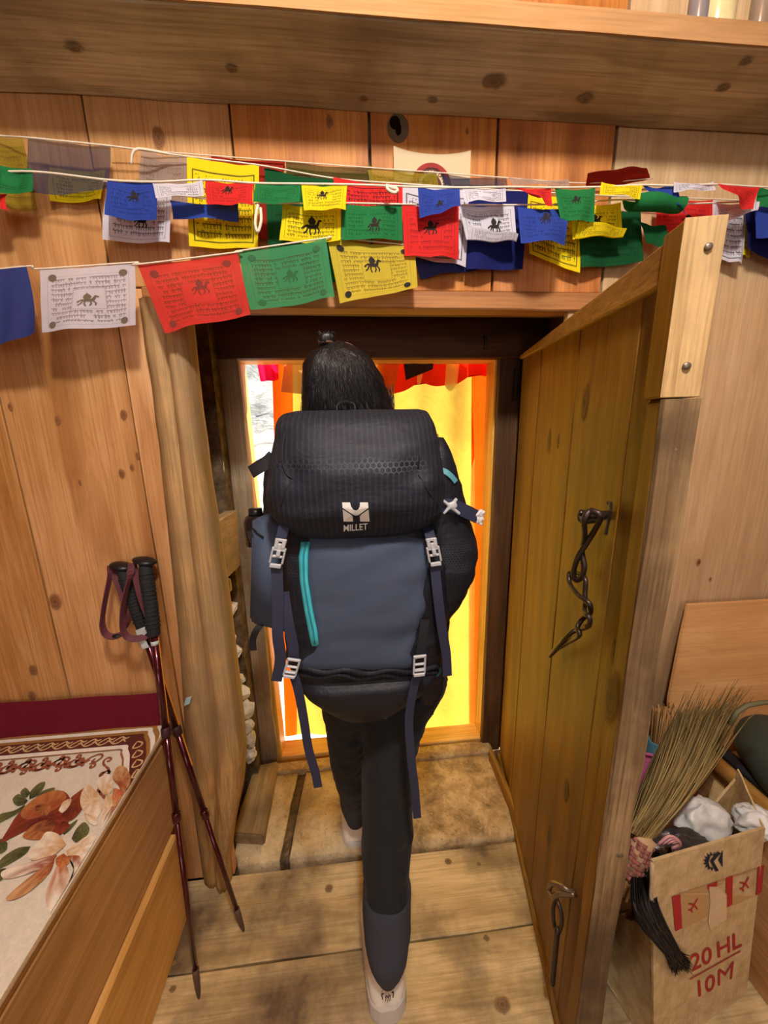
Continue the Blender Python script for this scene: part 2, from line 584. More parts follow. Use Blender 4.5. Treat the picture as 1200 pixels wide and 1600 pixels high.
        if bevel:
            ed = [e for e in bm.edges if len(e.link_faces) == 2 and e.calc_face_angle(0) > .5]
            bmesh.ops.bevel(bm, geom=ed, offset=bevel, segments=seg, affect='EDGES', clamp_overlap=True)
        bm.to_mesh(me)
        bm.free()
        me.materials.append(mat)
        o = bpy.data.objects.new(name, me)
        COL.objects.link(o)
        if parent:
            o.parent = parent
            o.location = org - base
        else:
            o.location = org
        if kind:
            o['kind'] = kind
        return o


def parent_loc(p):
    v = Vector((0, 0, 0))
    while p is not None:
        v += p.location
        p = p.parent
    return v


def thing(name, label, cat, loc=(0, 0, 0), group=None):
    o = bpy.data.objects.new(name, None)
    o.empty_display_size = .05
    COL.objects.link(o)
    o.location = loc
    o['label'] = label
    o['category'] = cat
    if group:
        o['group'] = group
    return o


def tag(o, label, cat, group=None):
    o['label'] = label
    o['category'] = cat
    if group:
        o['group'] = group
    return o


def struct(name, loc=(0, 0, 0), label=None):
    o = bpy.data.objects.new(name, None)
    o.empty_display_size = .05
    COL.objects.link(o)
    o.location = loc
    o['kind'] = 'structure'
    if label:
        o['label'] = label
    return o


def shift(mb, k=.6):
    return mb


def remesh(mb, voxel, smooth=4, name='tmp'):
    """fuse overlapping closed shapes of a MB into one skin; returns a new MB"""
    o = mb.build(name, M_GAP)
    m = o.modifiers.new('r', 'REMESH')
    m.mode = 'VOXEL'
    m.voxel_size = voxel
    if smooth:
        m2 = o.modifiers.new('s', 'SMOOTH')
        m2.iterations = smooth
        m2.factor = .5
    dg = bpy.context.evaluated_depsgraph_get()
    me = bpy.data.meshes.new_from_object(o.evaluated_get(dg))
    r = MB()
    r.add([v.co.copy() for v in me.vertices], [tuple(p.vertices) for p in me.polygons], smooth=True)
    bpy.data.objects.remove(o)
    bpy.data.meshes.remove(me)
    return r


def text_mb(body, size, origin, ux, uy, thick=.0006, bold=0, shear=0, space=1.0):
    """flat lettering laid on the plane origin, ux, uy"""
    cu = bpy.data.curves.new('lettering', 'FONT')
    cu.body = body
    cu.size = size
    cu.offset = bold
    cu.shear = shear
    cu.space_character = space
    cu.resolution_u = 3
    o = bpy.data.objects.new('lettering', cu)
    COL.objects.link(o)
    dg = bpy.context.evaluated_depsgraph_get()
    me = bpy.data.meshes.new_from_object(o.evaluated_get(dg))
    bpy.data.objects.remove(o)
    r = MB()
    ux, uy, origin = Vector(ux), Vector(uy), Vector(origin)
    n = ux.cross(uy).normalized()
    r.add([origin + ux * v.co.x + uy * v.co.y + n * thick for v in me.vertices], [tuple(p.vertices) for p in me.polygons])
    bpy.data.meshes.remove(me)
    bpy.data.curves.remove(cu)
    return r


def bvh_of(mb):
    return BVHTree.FromPolygons([tuple(v) for v in mb.v], mb.f)


def smoothline(pts, n=6):
    """Catmull-Rom through points"""
    p = [Vector(q) for q in pts]
    p = [p[0] * 2 - p[1]] + p + [p[-1] * 2 - p[-2]]
    out = []
    for i in range(1, len(p) - 2):
        for k in range(n):
            t = k / n
            a, b, c, d = p[i - 1], p[i], p[i + 1], p[i + 2]
            out.append(.5 * ((2 * b) + (c - a) * t + (2 * a - 5 * b + 4 * c - d) * t * t + (3 * b - a - 3 * c + d) * t ** 3))
    out.append(p[-2])
    return out


def rough_board(x0, x1, y0, y1, z0, z1, axis=2, n=8, amp=.002, seed=0):
    """a board whose long edges wander a little"""
    mb = MB()
    lo_, hi = [(x0, x1), (y0, y1), (z0, z1)][axis]

    def fn(u, v):
        a = [(0, 0), (1, 0), (1, 1), (0, 1)][int(round(u * 4)) % 4]
        q = lo_ + (hi - lo_) * v
        oth = [k for k in range(3) if k != axis]
        rng = [(x0, x1), (y0, y1), (z0, z1)]
        p = [0, 0, 0]
        p[axis] = q
        for k, b in zip(oth, a):
            p[k] = rng[k][b] + amp * mnoise.noise(Vector((q * 5 + seed, b * 7 + k * 3, seed)))
        return Vector(p)
    mb.grid(fn, 4, n, smooth=False, closed_u=True)
    k = n * 4
    mb.f += [(3, 2, 1, 0), (k, k + 1, k + 2, k + 3)]
    mb.sm += [False, False]
    mb.uv += [None, None]
    return mb


# ------------------------------------------------------------------ the room
WY = .974                       # the planked wall's face
floor = struct('floor')
MB().box(-2.4, 2.2, -2.8, WY - .001, -.12, -.035).build('subfloor', M_GAP, floor)
ys = [WY - .003, .752, .50, .24, -.03, -.31, -.6, -1.1, -1.7, -2.3, -2.8]
for i in range(len(ys) - 1):
    g = .0022
    rough_board(-2.4, 2.2, ys[i + 1] + g, ys[i] - (g if i else 0), -.034, 0 + random.uniform(-.0012, .0008), 0, 24, .0025, i * 3.1).build('plank', W_FLOOR, floor, .002)

# threshold: worn stone slabs between the floor boards and the outer frame
sill = struct('trim_1', label='worn stone threshold slabs in the doorway')


def slab(px, z, th, mat, seed, amp=.006):
    pts = [at(x, y, Z=z) for x, y in px]
    c = sum(pts, Vector()) / len(pts)
    mb = MB()
    rings = [(1.0, -th), (1.0, -.006), (.975, 0), (.8, .001), (.5, .002), (.2, .002)]
    dense = []
    for i in range(len(pts)):
        for k in range(6):
            dense.append(pts[i].lerp(pts[(i + 1) % len(pts)], k / 6))
    n = len(dense)
    vs = [c + (p - c) * s_ + Vector((0, 0, dz)) for s_, dz in rings for p in dense]
    vs.append(c + Vector((0, 0, .002)))
    fs = [(r * n + i, r * n + (i + 1) % n, (r + 1) * n + (i + 1) % n, (r + 1) * n + i) for r in range(len(rings) - 1) for i in range(n)]
    fs += [((len(rings) - 1) * n + i, (len(rings) - 1) * n + (i + 1) % n, len(vs) - 1) for i in range(n)]
    mb.add(vs, fs, smooth=True)
    for v in mb.v:
        if v.z > z - .004:
            v.z += amp * mnoise.noise(v * 14 + Vector((seed, 0, 0)))
            v += Vector((1, 1, 0)) * .004 * mnoise.noise(v * 20 + Vector((0, seed, 0)))
    return mb.build('stone_slab', mat, sill)


MB().box(-.52, .72, WY, 1.40, -.14, -.045).build('mud_bed', M_MUD, sill)
slab([(400, 1208), (466, 1206), (454, 1260), (436, 1345), (372, 1352), (366, 1330)], .012, .07, M_SLAB, 1)
slab([(478, 1206), (560, 1196), (568, 1329), (452, 1340), (466, 1262)], .014, .07, M_SLAB, 2)
slab([(570, 1196), (700, 1180), (768, 1178), (800, 1236), (812, 1304), (577, 1327)], .014, .07, M_SLABD, 3)
slab([(468, 1208), (478, 1208), (466, 1262), (451, 1342), (437, 1346), (454, 1260)], .004, .05, M_MUD, 5, .012)
slab([(400, 1196), (560, 1178), (700, 1162), (765, 1158), (772, 1174), (560, 1196), (430, 1206)], .024, .08, M_SLABD, 7)

sh_ = struct('trim_7', label='thick weathered shelf plank across the top')
# the wall ahead: upright boards, two plywood sheets at the right, stone behind
wall = struct('wall_front')
seams = [-2.4, -2.1, -1.82, -1.5, -1.16, -.80, -.514, -.223, .072, .363, .645]


def board(x0, x1, z0, z1, mat=W_WALL, g=.0022, dy=0, amp=.0016):
    rough_board(x0 + g, x1 - g, WY + dy, WY + .026, z0, z1, 2, 10, amp, random.random() * 40).build('plank', mat, wall, .0012)


for i in range(len(seams) - 1):
    a, b = seams[i], seams[i + 1]
    if b <= -.5:
        board(a, b, .0, 2.6, dy=random.uniform(-.001, .0015))
    elif a < -.5:                                     # the board cut by the doorway
        board(a, b, 1.742, 2.6)
        board(a, -.425, .0, 1.738)
    else:
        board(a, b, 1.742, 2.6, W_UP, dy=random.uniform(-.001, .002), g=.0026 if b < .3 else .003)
board(.65, 1.30, .0, 2.6, W_PLY, dy=.004)
board(.565, .645, .0, 1.74, W_PLY, dy=.004)
board(1.30, 2.2, .0, 2.6, W_PLY, dy=.006)
# knot hole in the board above the flags
kh = at(622, 200, Y=WY)
mb = MB()
mb.ellipsoid(kh + Vector((.0, .002, 0)), (.026, .006, .030), 20, 10)
mb.build('knot', plain('grey_knot', srgb(96, 78, 56), .9, nscale=50, namt=.5, bump=.8, dist=.004), wall)
mb = MB()
mb.ellipsoid(kh + Vector((-.007, -.0028, .007)), (.012, .004, .013), 14, 8)
mb.ellipsoid(kh + Vector((.0, -.003, -.004)), (.007, .004, .012), 14, 8)
mb.build('knot_hole', M_GAP, wall)
# stone wall core behind the boards (also keeps daylight out)
core = MB()
core.box(-2.6, -.56, 1.002, 1.42, -.2, 2.9)
core.box(.76, 2.6, 1.002, 1.42, -.2, 2.9)
core.box(-.56, .76, 1.002, 1.42, 1.83, 2.9)
core.build('stonework', M_WALLSTONE, wall)

def knot(x, y, r, par, Y=None, n=(0, -1, 0), p=None, st=1.6, mat=None):
    """a dark knot standing a hair proud of its board, stretched along the grain"""
    n = Vector(n)
    c = p if p is not None else at(x, y, Y=Y)
    u = Vector((0, 0, 1)) if abs(n.z) < .5 else Vector((1, 0, 0))
    v = n.cross(u)
    mb = MB()
    rings, cols = [], []
    for k, (s, h, cc) in enumerate(((1.5, .0002, 0), (1.0, .0005, .35), (.78, .0007, .9), (.5, .0009, .6), (.22, .0010, 1))):
        for a in np.linspace(0, 2 * PI, 17)[:-1]:
            wob = 1 + .22 * mnoise.noise(Vector((math.cos(a) * 1.6 + x * .1, math.sin(a) * 1.6, y * .1)))
            rings.append(c + n * h + u * (r * s * st * math.cos(a) * wob) + v * (r * s * math.sin(a) * wob))
            cols.append((cc,) * 3)
    rings.append(c + n * .001)
    cols.append((1,) * 3)
    mb.add(rings, [(q * 16 + i, q * 16 + (i + 1) % 16, q * 16 + 16 + (i + 1) % 16, q * 16 + 16 + i) for q in range(4) for i in range(16)] + [(64 + i, 64 + (i + 1) % 16, 80) for i in range(16)], smooth=True, col=cols)
    return mb.build('knot', mat or M_KNOT, par, fixn=False)


def knot_mat(name, edge, dark):
    t = NT(name)
    a = t.n('VertexColor', layer_name='col')
    s = t.n('SeparateColor')
    t.put(s.inputs[0], a.outputs[0])
    k = t.math('ADD', s.outputs[0], t.math('MULTIPLY', t.math('SUBTRACT', t.noise(t.obj(), 160, 3, .6), .5), .5), clamp=True)
    b = t.bsdf(t.ramp(k, [(0, edge), (1, dark)]), .6)
    tp = t.n('BsdfTransparent')
    ms = t.n('MixShader')
    t.put(ms.inputs[0], t.math('MULTIPLY', s.outputs[0], 2.2, clamp=True))
    t.t.links.new(tp.outputs[0], ms.inputs[1])
    t.t.links.new(b, ms.inputs[2])
    return t.done(ms.outputs[0])


M_KNOT = knot_mat('brown_knot', srgb(168, 112, 62), srgb(98, 58, 28))
M_KNOTF = knot_mat('grey_brown_knot', srgb(164, 134, 94), srgb(104, 78, 50))
M_KNOTS = knot_mat('grey_shelf_knot', srgb(150, 128, 92), srgb(92, 74, 50))
M_KNOTD = knot_mat('honey_knot', srgb(130, 90, 26), srgb(58, 36, 10))
for x, y, r in ((193, 648, .006), (190, 740, .006), (206, 730, .004), (90, 656, .005), (86, 940, .011), (52, 1048, .008), (248, 215, .010), (50, 1087, .007), (125, 754, .003), (515, 190, .006), (730, 205, .003), (1092, 878, .005), (1110, 905, .003), (16, 635, .004), (215, 712, .004)):
    knot(x, y, r, wall, Y=WY - .0022)
for x, y, r in ((700, 1346, .008), (748, 1350, .005), (760, 1466, .006), (514, 1388, .009), (272, 1505, .005), (270, 1545, .006), (785, 1570, .014), (862, 1430, .004)):
    knot(x, y, r * .9, floor, n=(0, 0, 1), p=at(x, y, Z=.0012), st=1.2, mat=M_KNOTF)
for x, y, r in ((772, 128, .012), (115, 75, .007), (915, 155, .009), (568, 155, .004), (1130, 138, .007), (362, 108, .006), (676, 157, .005), (1165, 97, .006)):
    knot(x, y, r, sh_, n=(0, 0, -1), p=at(x, y, Z=2.09 - .0035), st=1.6, mat=M_KNOTS)
# front lintel board and doorway soffit
lint = struct('trim_2', label='honey brown lintel over the doorway')
rough_board(-.45, .70, WY - .006, 1.02, 1.700, 1.741, 0, 12, .002, 3).build('lintel_board', wood('lintel_board_wood', srgb(112, 66, 26), srgb(152, 98, 46), srgb(178, 124, 66), 'x'), lint, .003)
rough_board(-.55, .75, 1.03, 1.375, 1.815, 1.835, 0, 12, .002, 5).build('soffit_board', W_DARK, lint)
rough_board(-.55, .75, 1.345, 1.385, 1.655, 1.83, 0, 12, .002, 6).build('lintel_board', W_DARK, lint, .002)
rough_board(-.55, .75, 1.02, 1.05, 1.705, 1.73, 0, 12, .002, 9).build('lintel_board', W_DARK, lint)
# iron hook driven in the inner lintel
hk = at(757, 535, Y=1.345)
MB().tube(smoothline([hk + Vector((-.004, 0, .02)), hk + Vector((-.004, -.018, .012)), hk + Vector((0, -.018, -.012)), hk + Vector((0, 0, -.02))], 4), .004, 6).build('iron_hook', M_IRON, lint)

# left jamb: hewn half-log post
post = struct('trim_3', label='hewn log post with a bark edge at the left of the doorway')
zs = [0.0, .15, .32, .5, .7, .9, 1.1, 1.3, 1.5, 1.70]
pl = [(320, 1372), (308, 1290), (297, 1210), (290, 1120), (282, 1010), (272, 900), (262, 800), (250, 690), (238, 590), (224, 500)]
zl = [at(x, y, Y=WY - .01).z for x, y in pl]
xl = [at(x, y, Y=WY - .01).x for x, y in pl]
pr = [(356, 1362), (368, 1290), (379, 1230), (384, 1180), (372, 1080), (358, 980), (344, 880), (330, 800), (318, 720), (303, 600), (289, 490)]
zr = [at(x, y, Y=WY - .04).z for x, y in pr]
xr = [at(x, y, Y=WY - .04).x for x, y in pr]


def postfn(u, v):
    z = v * 1.712
    a = np.interp(z, zl, xl) + .003 * mnoise.noise(Vector((0, 0, z * 9)))
    b = np.interp(z, zr, xr) + .004 * mnoise.noise(Vector((5, 0, z * 7)))
    prof = [(0, .0), (.0, -.018), (.22, -.030), (.36, -.034), (.44, -.027), (.5, -.036), (.62, -.050), (.72, -.052), (.76, -.046), (.80, -.051), (.92, -.036), (.97, .0), (.84, .06), (.6, .11), (0.1, .12)]
    k = int(round(u * len(prof))) % len(prof)
    q = prof[k]
    yy = q[1] + .006 * mnoise.noise(Vector((q[0] * 6, 3, z * 3))) - (.006 if .3 < q[0] < .5 else 0) * mnoise.noise(Vector((1, 1, z * 2)))
    return Vector((a + (b - a) * q[0] + .006 * mnoise.noise(Vector((q[0] * 4, 9, z * 2.2))) * (0 < q[0] < 1), WY + yy, z))


mb = MB()
mb.grid(postfn, 15, 60, closed_u=True)
mb.f += [tuple(range(15))[::-1], tuple(range(900, 915))]
mb.sm += [False] * 2
mb.uv += [None] * 2
mb.build('log', W_POST, post)
# paint daub on the post
pd = at(293, 1096, Y=WY - .04)
MB().prism([pd + Vector((-.012, 0, -.014)), pd + Vector((.004, 0, -.008)), pd + Vector((.012, 0, .012)), pd + Vector((-.004, 0, .008))], (0, .006, 0)).build('paint_daub', plain('pale_blue_paint', srgb(150, 176, 176), .8), post)
# dark gap board between post and bench
rough_board(-.58, -.50, WY + .03, WY + .06, -.03, .6, 2, 6, .002, 2).build('plinth', W_DARKZ, post)

# inner left jamb: wide grey-brown board, a strip, rubble between
jamb = struct('trim_4', label='grey brown inner jamb board left of the outer frame')
rough_board(-.495, -.357, 1.362, 1.392, -.02, 1.66, 2, 18, .006, 4).build('jamb_board', W_GREY, jamb, .002)
rough_board(-.545, -.475, 1.25, 1.30, .0, 1.81, 2, 18, .008, 8).build('jamb_strip', W_GREY, jamb, .003)
bl = [at(315, 818, Y=1.04), at(338, 815, Y=1.04), at(345, 915, Y=1.04), at(330, 918, Y=1.04)]
MB().prism(bl, (.012, .16, .0)).build('stop_block', W_BLOCK, jamb, .004)
bl2 = [at(339, 818, Y=1.07), at(350, 850, Y=1.16), at(357, 895, Y=1.16), at(344, 916, Y=1.07)]
MB().prism(bl2, (.004, .05, .01)).build('wedge', W_FRAME, jamb, .002)
random.seed(21)
for (x, y, r) in [(346, 935, .022), (352, 955, .03), (351, 985, .025), (356, 1000, .022), (371, 1062, .02), (376, 1082, .026), (381, 1108, .03), (385, 1132, .024), (388, 1155, .026), (391, 1178, .022),
                  (344, 845, .014), (362, 1035, .02), (350, 915, .02), (366, 1018, .02), (346, 870, .016)]:
    c = at(x, y, Y=1.26)
    mb = MB()
    mb.ellipsoid(c, (r * 1.25, r, r * 1.3), 10, 7).jitter(r * .55, 1.1 / r, x)
    o = mb.build('rubble_stone', M_RUBBLE, jamb)
    for p in o.data.polygons:
        p.use_smooth = False
MB().box(-.56, -.42, 1.29, 1.40, -.05, 1.8).build('mortar', M_MUD, jamb)

# inner right jamb
jr = struct('trim_5', label='dark inner jamb board right of the outer frame')
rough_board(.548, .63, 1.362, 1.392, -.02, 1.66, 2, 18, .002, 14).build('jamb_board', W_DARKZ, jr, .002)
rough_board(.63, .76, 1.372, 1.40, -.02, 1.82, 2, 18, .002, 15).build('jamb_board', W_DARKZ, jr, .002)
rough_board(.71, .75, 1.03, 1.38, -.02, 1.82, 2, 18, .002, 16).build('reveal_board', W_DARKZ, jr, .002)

# short sill block on the left of the threshold and base board on the right
sb = struct('trim_6', label='worn wooden sill block on the threshold at the post foot')
zt = .055
q = [at(363, 1302, Z=zt), at(412, 1306, Z=zt), at(434, 1188, Z=zt), at(398, 1196, Z=zt)]
MB().hexa([Vector((p.x, p.y, -.02)) for p in q] + q).build('sill_block', W_BLOCK, sb, .005, seg=2)

# outer door frame: varnished jambs, head and sill
fr = struct('door_2', label='amber varnished outer door frame')
FY0, FY1 = 1.385, 1.475


def jam(x0b, x1b, x0t, x1t, z0, z1, m, nm):
    mb = MB()
    mb.hexa([(x0b, FY0, z0), (x1b, FY0, z0), (x1b, FY1, z0), (x0b, FY1, z0), (x0t, FY0, z1), (x1t, FY0, z1), (x1t, FY1, z1), (x0t, FY1, z1)])
    mb.build(nm, m, fr, .0025)


jam(-.40, -.342, -.40, -.362, -.03, 1.70, W_FRAME, 'jamb')
jam(.552, .60, .540, .60, -.03, 1.70, W_FRAME, 'jamb')
jam(-.362, .545, -.362, .545, 1.655, 1.70, W_FRAMEX, 'head')
jam(-.345, .555, -.345, .555, -.06, .030, W_FRAMEX, 'sill')
# yellow paint runs under the sill
for x, h in ((655, 24), (664, 20), (668, 9), (738, 26), (733, 6)):
    a, b = at(x, 1166, Y=1.384), at(x + 1, 1166 + h, Y=1.383)
    MB().tube([a, b], .0035, 6, flat=.4).build('paint_run', plain('yellow_paint_run', srgb(190, 160, 70), .6), sill)

# shelf plank over the door
sh = sh_
SHY0, SHY1, SHZ = .784, WY, 2.09
rough_board(-2.4, 2.2, SHY0, SHY1, SHZ, SHZ + .036, 0, 40, .003, 31).build('shelf_plank', W_SHELF, sh, .003)
W_EDGE = wood('sawn_shelf_edge', srgb(132, 94, 54), srgb(160, 118, 72), srgb(174, 134, 86), 'x', .8, .1, .05)
rough_board(-2.4, 2.2, SHY0 - .004, SHY0 - .0005, SHZ + .001, SHZ + .0355, 0, 40, .001, 31).build('shelf_edge', W_EDGE, sh)

# rest of the room: side walls, rear wall, ceiling (outside the frame)
for nm, bx in (('wall_left', (-2.42, -2.40, -2.8, WY, 0, 2.6)), ('wall_right', (2.2, 2.22, -2.8, WY, 0, 2.6)), ('wall_rear', (-2.4, 2.2, -2.82, -2.8, 0, 2.6))):
    o = MB().box(*bx).build(nm, W_ROOM)
    o['kind'] = 'structure'
o = MB().box(-2.42, 2.22, -2.82, 1.0, 2.6, 2.66).build('ceiling', W_ROOM)
o['kind'] = 'structure'

fill_win = struct('fill_window_1', (-.2, -2.79, 1.35))  # unseen window, added to house the frontal fill light
for x in (-.9, -.2, .5):
    MB().box(x - .03, x + .03, -2.8, -2.745, .82, 1.88).build('fill_window_frame', W_FRAME, fill_win)
for z in (.82, 1.85):
    MB().box(-.93, .53, -2.8, -2.745, z - .03, z + .03).build('fill_window_frame', W_FRAMEX, fill_win)
MB().box(-.9, .5, -2.799, -2.795, .85, 1.82).build('pane', plain('fill_window_glass', srgb(200, 214, 220), .05, spec=.6), fill_win)  # pane of the added fill window
# outdoors: ground, rock slope
o = MB().box(-6, 6, 1.42, 9, -.30, -.12).build('ground', plain('pale_dusty_ground', srgb(210, 204, 192), .95, nscale=8, namt=.2))
o['kind'] = 'structure'
mb = MB()


def hillfn(u, v):
    x, y = -9 + 18 * u, 2.6 + 9 * v
    z = -.2 + (y - 2.6) * .95 - .03 * (x + 1.5) * (y - 2.6)
    p = Vector((x, y, z))
    return p + Vector((0, -.5, .8)) * (.22 * mnoise.fractal(p * 1.1, .9, 2.1, 6) + .05 * mnoise.noise(p * 4))


mb.grid(hillfn, 120, 80)
o = mb.build('hillside', M_HILL)
o['kind'] = 'structure'
o['label'] = 'sunlit rocky mountainside seen through the doorway'

# ------------------------------------------------------------------ the plank door, open into the room
random.seed(11)
HG = Vector((.603, 1.300, 0))
DD = Vector((.446 - .599, .564 - 1.290, 0)).normalized()      # along the door, towards its free edge
DN = Vector((DD.y, -DD.x, 0))                                 # out of its inner face (to the left)
if DN.x > 0:
    DN = -DN
DZ0, DZ1 = .010, 1.655


def on_door(x, y, off=0.0):
    """(s, z) on the door's face for a pixel"""
    r = Vector(ray(x, y))
    h = HG + DN * off
    t = (h - Vector(CAM)).dot(DN) / r.dot(DN)
    p = Vector(CAM) + r * t
    return (p - HG).dot(DD), p.z


def dp(s, n, z):
    return HG + DD * s + DN * n + Vector((0, 0, z))


door = struct('door_1', HG, 'open honey brown plank door with a pale sawn free edge')


def dboard(name, s0, s1, n0, n1, z0, z1, mat, bevel=.002, amp=.0015, seg=8):
    mb = MB()
    prof = [(s0, n0), (s1, n0), (s1, n1), (s0, n1)]
    sd = random.random() * 50

    def fn(u, v):
        k = int(round(u * 4)) % 4
        z = z0 + (z1 - z0) * v
        s_, n_ = prof[k]
        return dp(s_ + amp * mnoise.noise(Vector((z * 6, k * 5, sd))), n_ + amp * .6 * mnoise.noise(Vector((z * 6, k * 5 + 2, sd))), z)
    mb.grid(fn, 4, seg, smooth=False, closed_u=True)
    m = seg * 4
    mb.f += [(3, 2, 1, 0), (m, m + 1, m + 2, m + 3)]
    mb.sm += [False] * 2
    mb.uv += [None] * 2
    return mb.build(name, mat, door, bevel)


# seams read on the face: hinge board, narrow board, wide boards, stile
ss = [0.0, on_door(815, 1000)[0], on_door(873, 900)[0], on_door(985, 800)[0], .715]
s_end = on_door(1083, 365)[0]
s_stile = on_door(1043, 430)[0]
gap = [0, .006, .0012, .0012]
bounds = [(0.0, ss[1] - .006), (ss[1] + .003, ss[2] - .001), (ss[2] + .001, s_stile - .055), (s_stile - .053, s_stile - .001)]
for a, b in bounds:
    dboard('plank', a, b, -.030, random.uniform(-.0012, .0), DZ0, DZ1 - .002, W_DOOR)
dboard('back_board', .0, s_stile, -.040, -.031, DZ0 + .01, DZ1 - .02, M_GAP)
# top rail widening towards the free edge as seen, on the face of the planks
r0, r1 = on_door(822, 551, .018), on_door(1046, 432, .018)
MB().hexa([dp(-.0, -.03, r0[1]), dp(s_stile + .001, -.03, r1[1]), dp(s_stile + .001, .010, r1[1]), dp(-.0, .010, r0[1]),
           dp(-.0, -.03, DZ1), dp(s_stile + .001, -.03, DZ1), dp(s_stile + .001, .010, DZ1), dp(-.0, .010, DZ1)]).build('rail', W_DOORX, door, .003)
# bottom ledge strip that catches the light
dboard('weather_strip', .0, s_stile, -.03, .008, DZ0 - .002, DZ0 + .022, W_DOORX)
# free-edge stile: pale sawn upper piece over a rough lower piece with bark
zb = on_door(1043, 623)[1]
dboard('sawn_stile', s_stile, s_end, -.036, .012, zb + .001, DZ1 + .008, W_DOOR, .003, .0015, 20)
dboard('sawn_edge', s_end, s_end + .0025, -.036, .0125, zb + .001, DZ1 + .008, W_STILE, .001, .0015, 20)
dboard('bark_stile', s_stile + .006, s_end + .003, -.036, .009, DZ0, zb - .001, W_DOOR, .004, .004, 40)
dboard('bark_edge', s_end + .002, s_end + .007, -.0355, .0095, DZ0, zb - .001, W_BARK, .002, .005, 40)
# bark face and nail heads along the free edge
fe = s_end + .0030


def nail(x, y, r, mat=M_NAIL):
    P_ = Vector(ray(x, y))
    h = dp(fe, 0, 0)
    t = (h - Vector(CAM)).dot(DD) / P_.dot(DD)
    p = Vector(CAM) + P_ * t
    mb = MB()
    mb.ellipsoid(p + DD * .003, (r, r, r * .9), 10, 6)
    for v in mb.v:
        v -= DD * (v - p).dot(DD) * .5
    mb.build('nail', mat, door)


for x, y, r in ((1106, 386, .005), (1072, 572, .0055), (1054, 702, .005), (1001, 1106, .007), (967, 1332, .009)):
    nail(x, y, r)
# knot plugs beside two nails
for x, y in ((1104, 392),):
    pass


def twist(p0, p1, r, amp, turns, phase, n=30, side=None):
    p0, p1 = Vector(p0), Vector(p1)
    t = (p1 - p0).normalized()
    a = (side - t * side.dot(t)).normalized()
    b = t.cross(a)
    pts = []
    for i in range(n + 1):
        k = i / n
        e = min(1, 6 * k, 6 * (1 - k)) if amp else 1
        ang = phase + turns * 2 * PI * k
        pts.append(p0.lerp(p1, k) + (a * math.cos(ang) + b * math.sin(ang)) * amp)
    return pts


def dpx(x, y, off):
    s_, z_ = on_door(x, y, off)
    return dp(s_, off, z_)


for x, y, r in ((914, 630, .012), (858, 690, .010), (872, 690, .006), (965, 1090, .016), (960, 1020, .008), (885, 1235, .010), (940, 1190, .008)):
    s_, z_ = on_door(x, y, .0005)
    knot(x, y, r, door, n=DN, p=dp(s_, .0006 if s_ < s_stile and z_ < 1.5 else .0105, z_), st=2.4, mat=M_KNOTD)
# upper latch: staple, split washer, twisted link, twisted wire loop
O = .030
st0, st1 = dpx(953, 806, .0), dpx(909, 803, .045)
mb = MB()
mb.tube([st0, st0.lerp(st1, .5), st1], [.0085, .008, .0075], 10)
mb.tube(smoothline([st1 + Vector((0, 0, .004)), st1 - DD * .007 + Vector((0, 0, -.004)), st1 + DD * .004 + Vector((0, 0, -.012)), st0.lerp(st1, .55) + Vector((0, 0, -.010))], 5), .0055, 8)
mb.build('latch_staple', M_IRON, door)
mb = MB()
wsh = dpx(953, 805, .006)
mb.prism([wsh + DD * .006 + Vector((0, 0, .026)), wsh - DD * .001 + Vector((0, 0, .018)), wsh - DD * .009 + Vector((0, 0, .024)), wsh - DD * .008 + Vector((0, 0, -.004)),
          wsh - DD * .010 + Vector((0, 0, -.034)), wsh + DD * .001 + Vector((0, 0, -.036)), wsh + DD * .004 + Vector((0, 0, -.012)), wsh + DD * .008 + Vector((0, 0, .008))], DN * .005)
mb.build('latch_plate', M_IRON, door, .001)
a_, b_ = dpx(921, 806, .040), dpx(937, 812, .028)
m_ = dpx(911, 862, .030)
c_ = dpx(899, 896, .030)
mb = MB()
mb.tube(smoothline([a_ + Vector((0, 0, .010)), dpx(913, 812, .048), dpx(913, 838, .034), dpx(909, 862, .026), dpx(913, 885, .022), dpx(908, 902, .022), dpx(899, 906, .026), dpx(896, 893, .032), dpx(903, 870, .034), dpx(918, 846, .026), dpx(932, 822, .022), b_ + Vector((0, 0, .008)), a_ + Vector((0, 0, .010))], 6), .0055, 8)
mb.build('chain_link', M_IRON, door)
mb = MB()
strand1 = [dpx(889, 896, .034), dpx(890, 911, .036), dpx(902, 929, .036), dpx(920, 942, .028), dpx(922, 957, .020), dpx(910, 967, .024), dpx(902, 980, .034), dpx(905, 992, .034), dpx(890, 1002, .026), dpx(872, 1013, .024), dpx(859, 1025, .026)]
strand2 = [dpx(889, 896, .034), dpx(900, 896, .018), dpx(914, 904, .018), dpx(914, 925, .018), dpx(914, 941, .020), dpx(913, 956, .034), dpx(921, 966, .034), dpx(919, 978, .022), dpx(904, 984, .020), dpx(893, 988, .030), dpx(880, 1000, .034), dpx(866, 1016, .030), dpx(859, 1025, .026)]
mb.tube(smoothline(strand1, 7), .0048, 8)
mb.tube(smoothline(strand2, 7), .0048, 8)
mb.build('wire_loop', M_IRON, door)
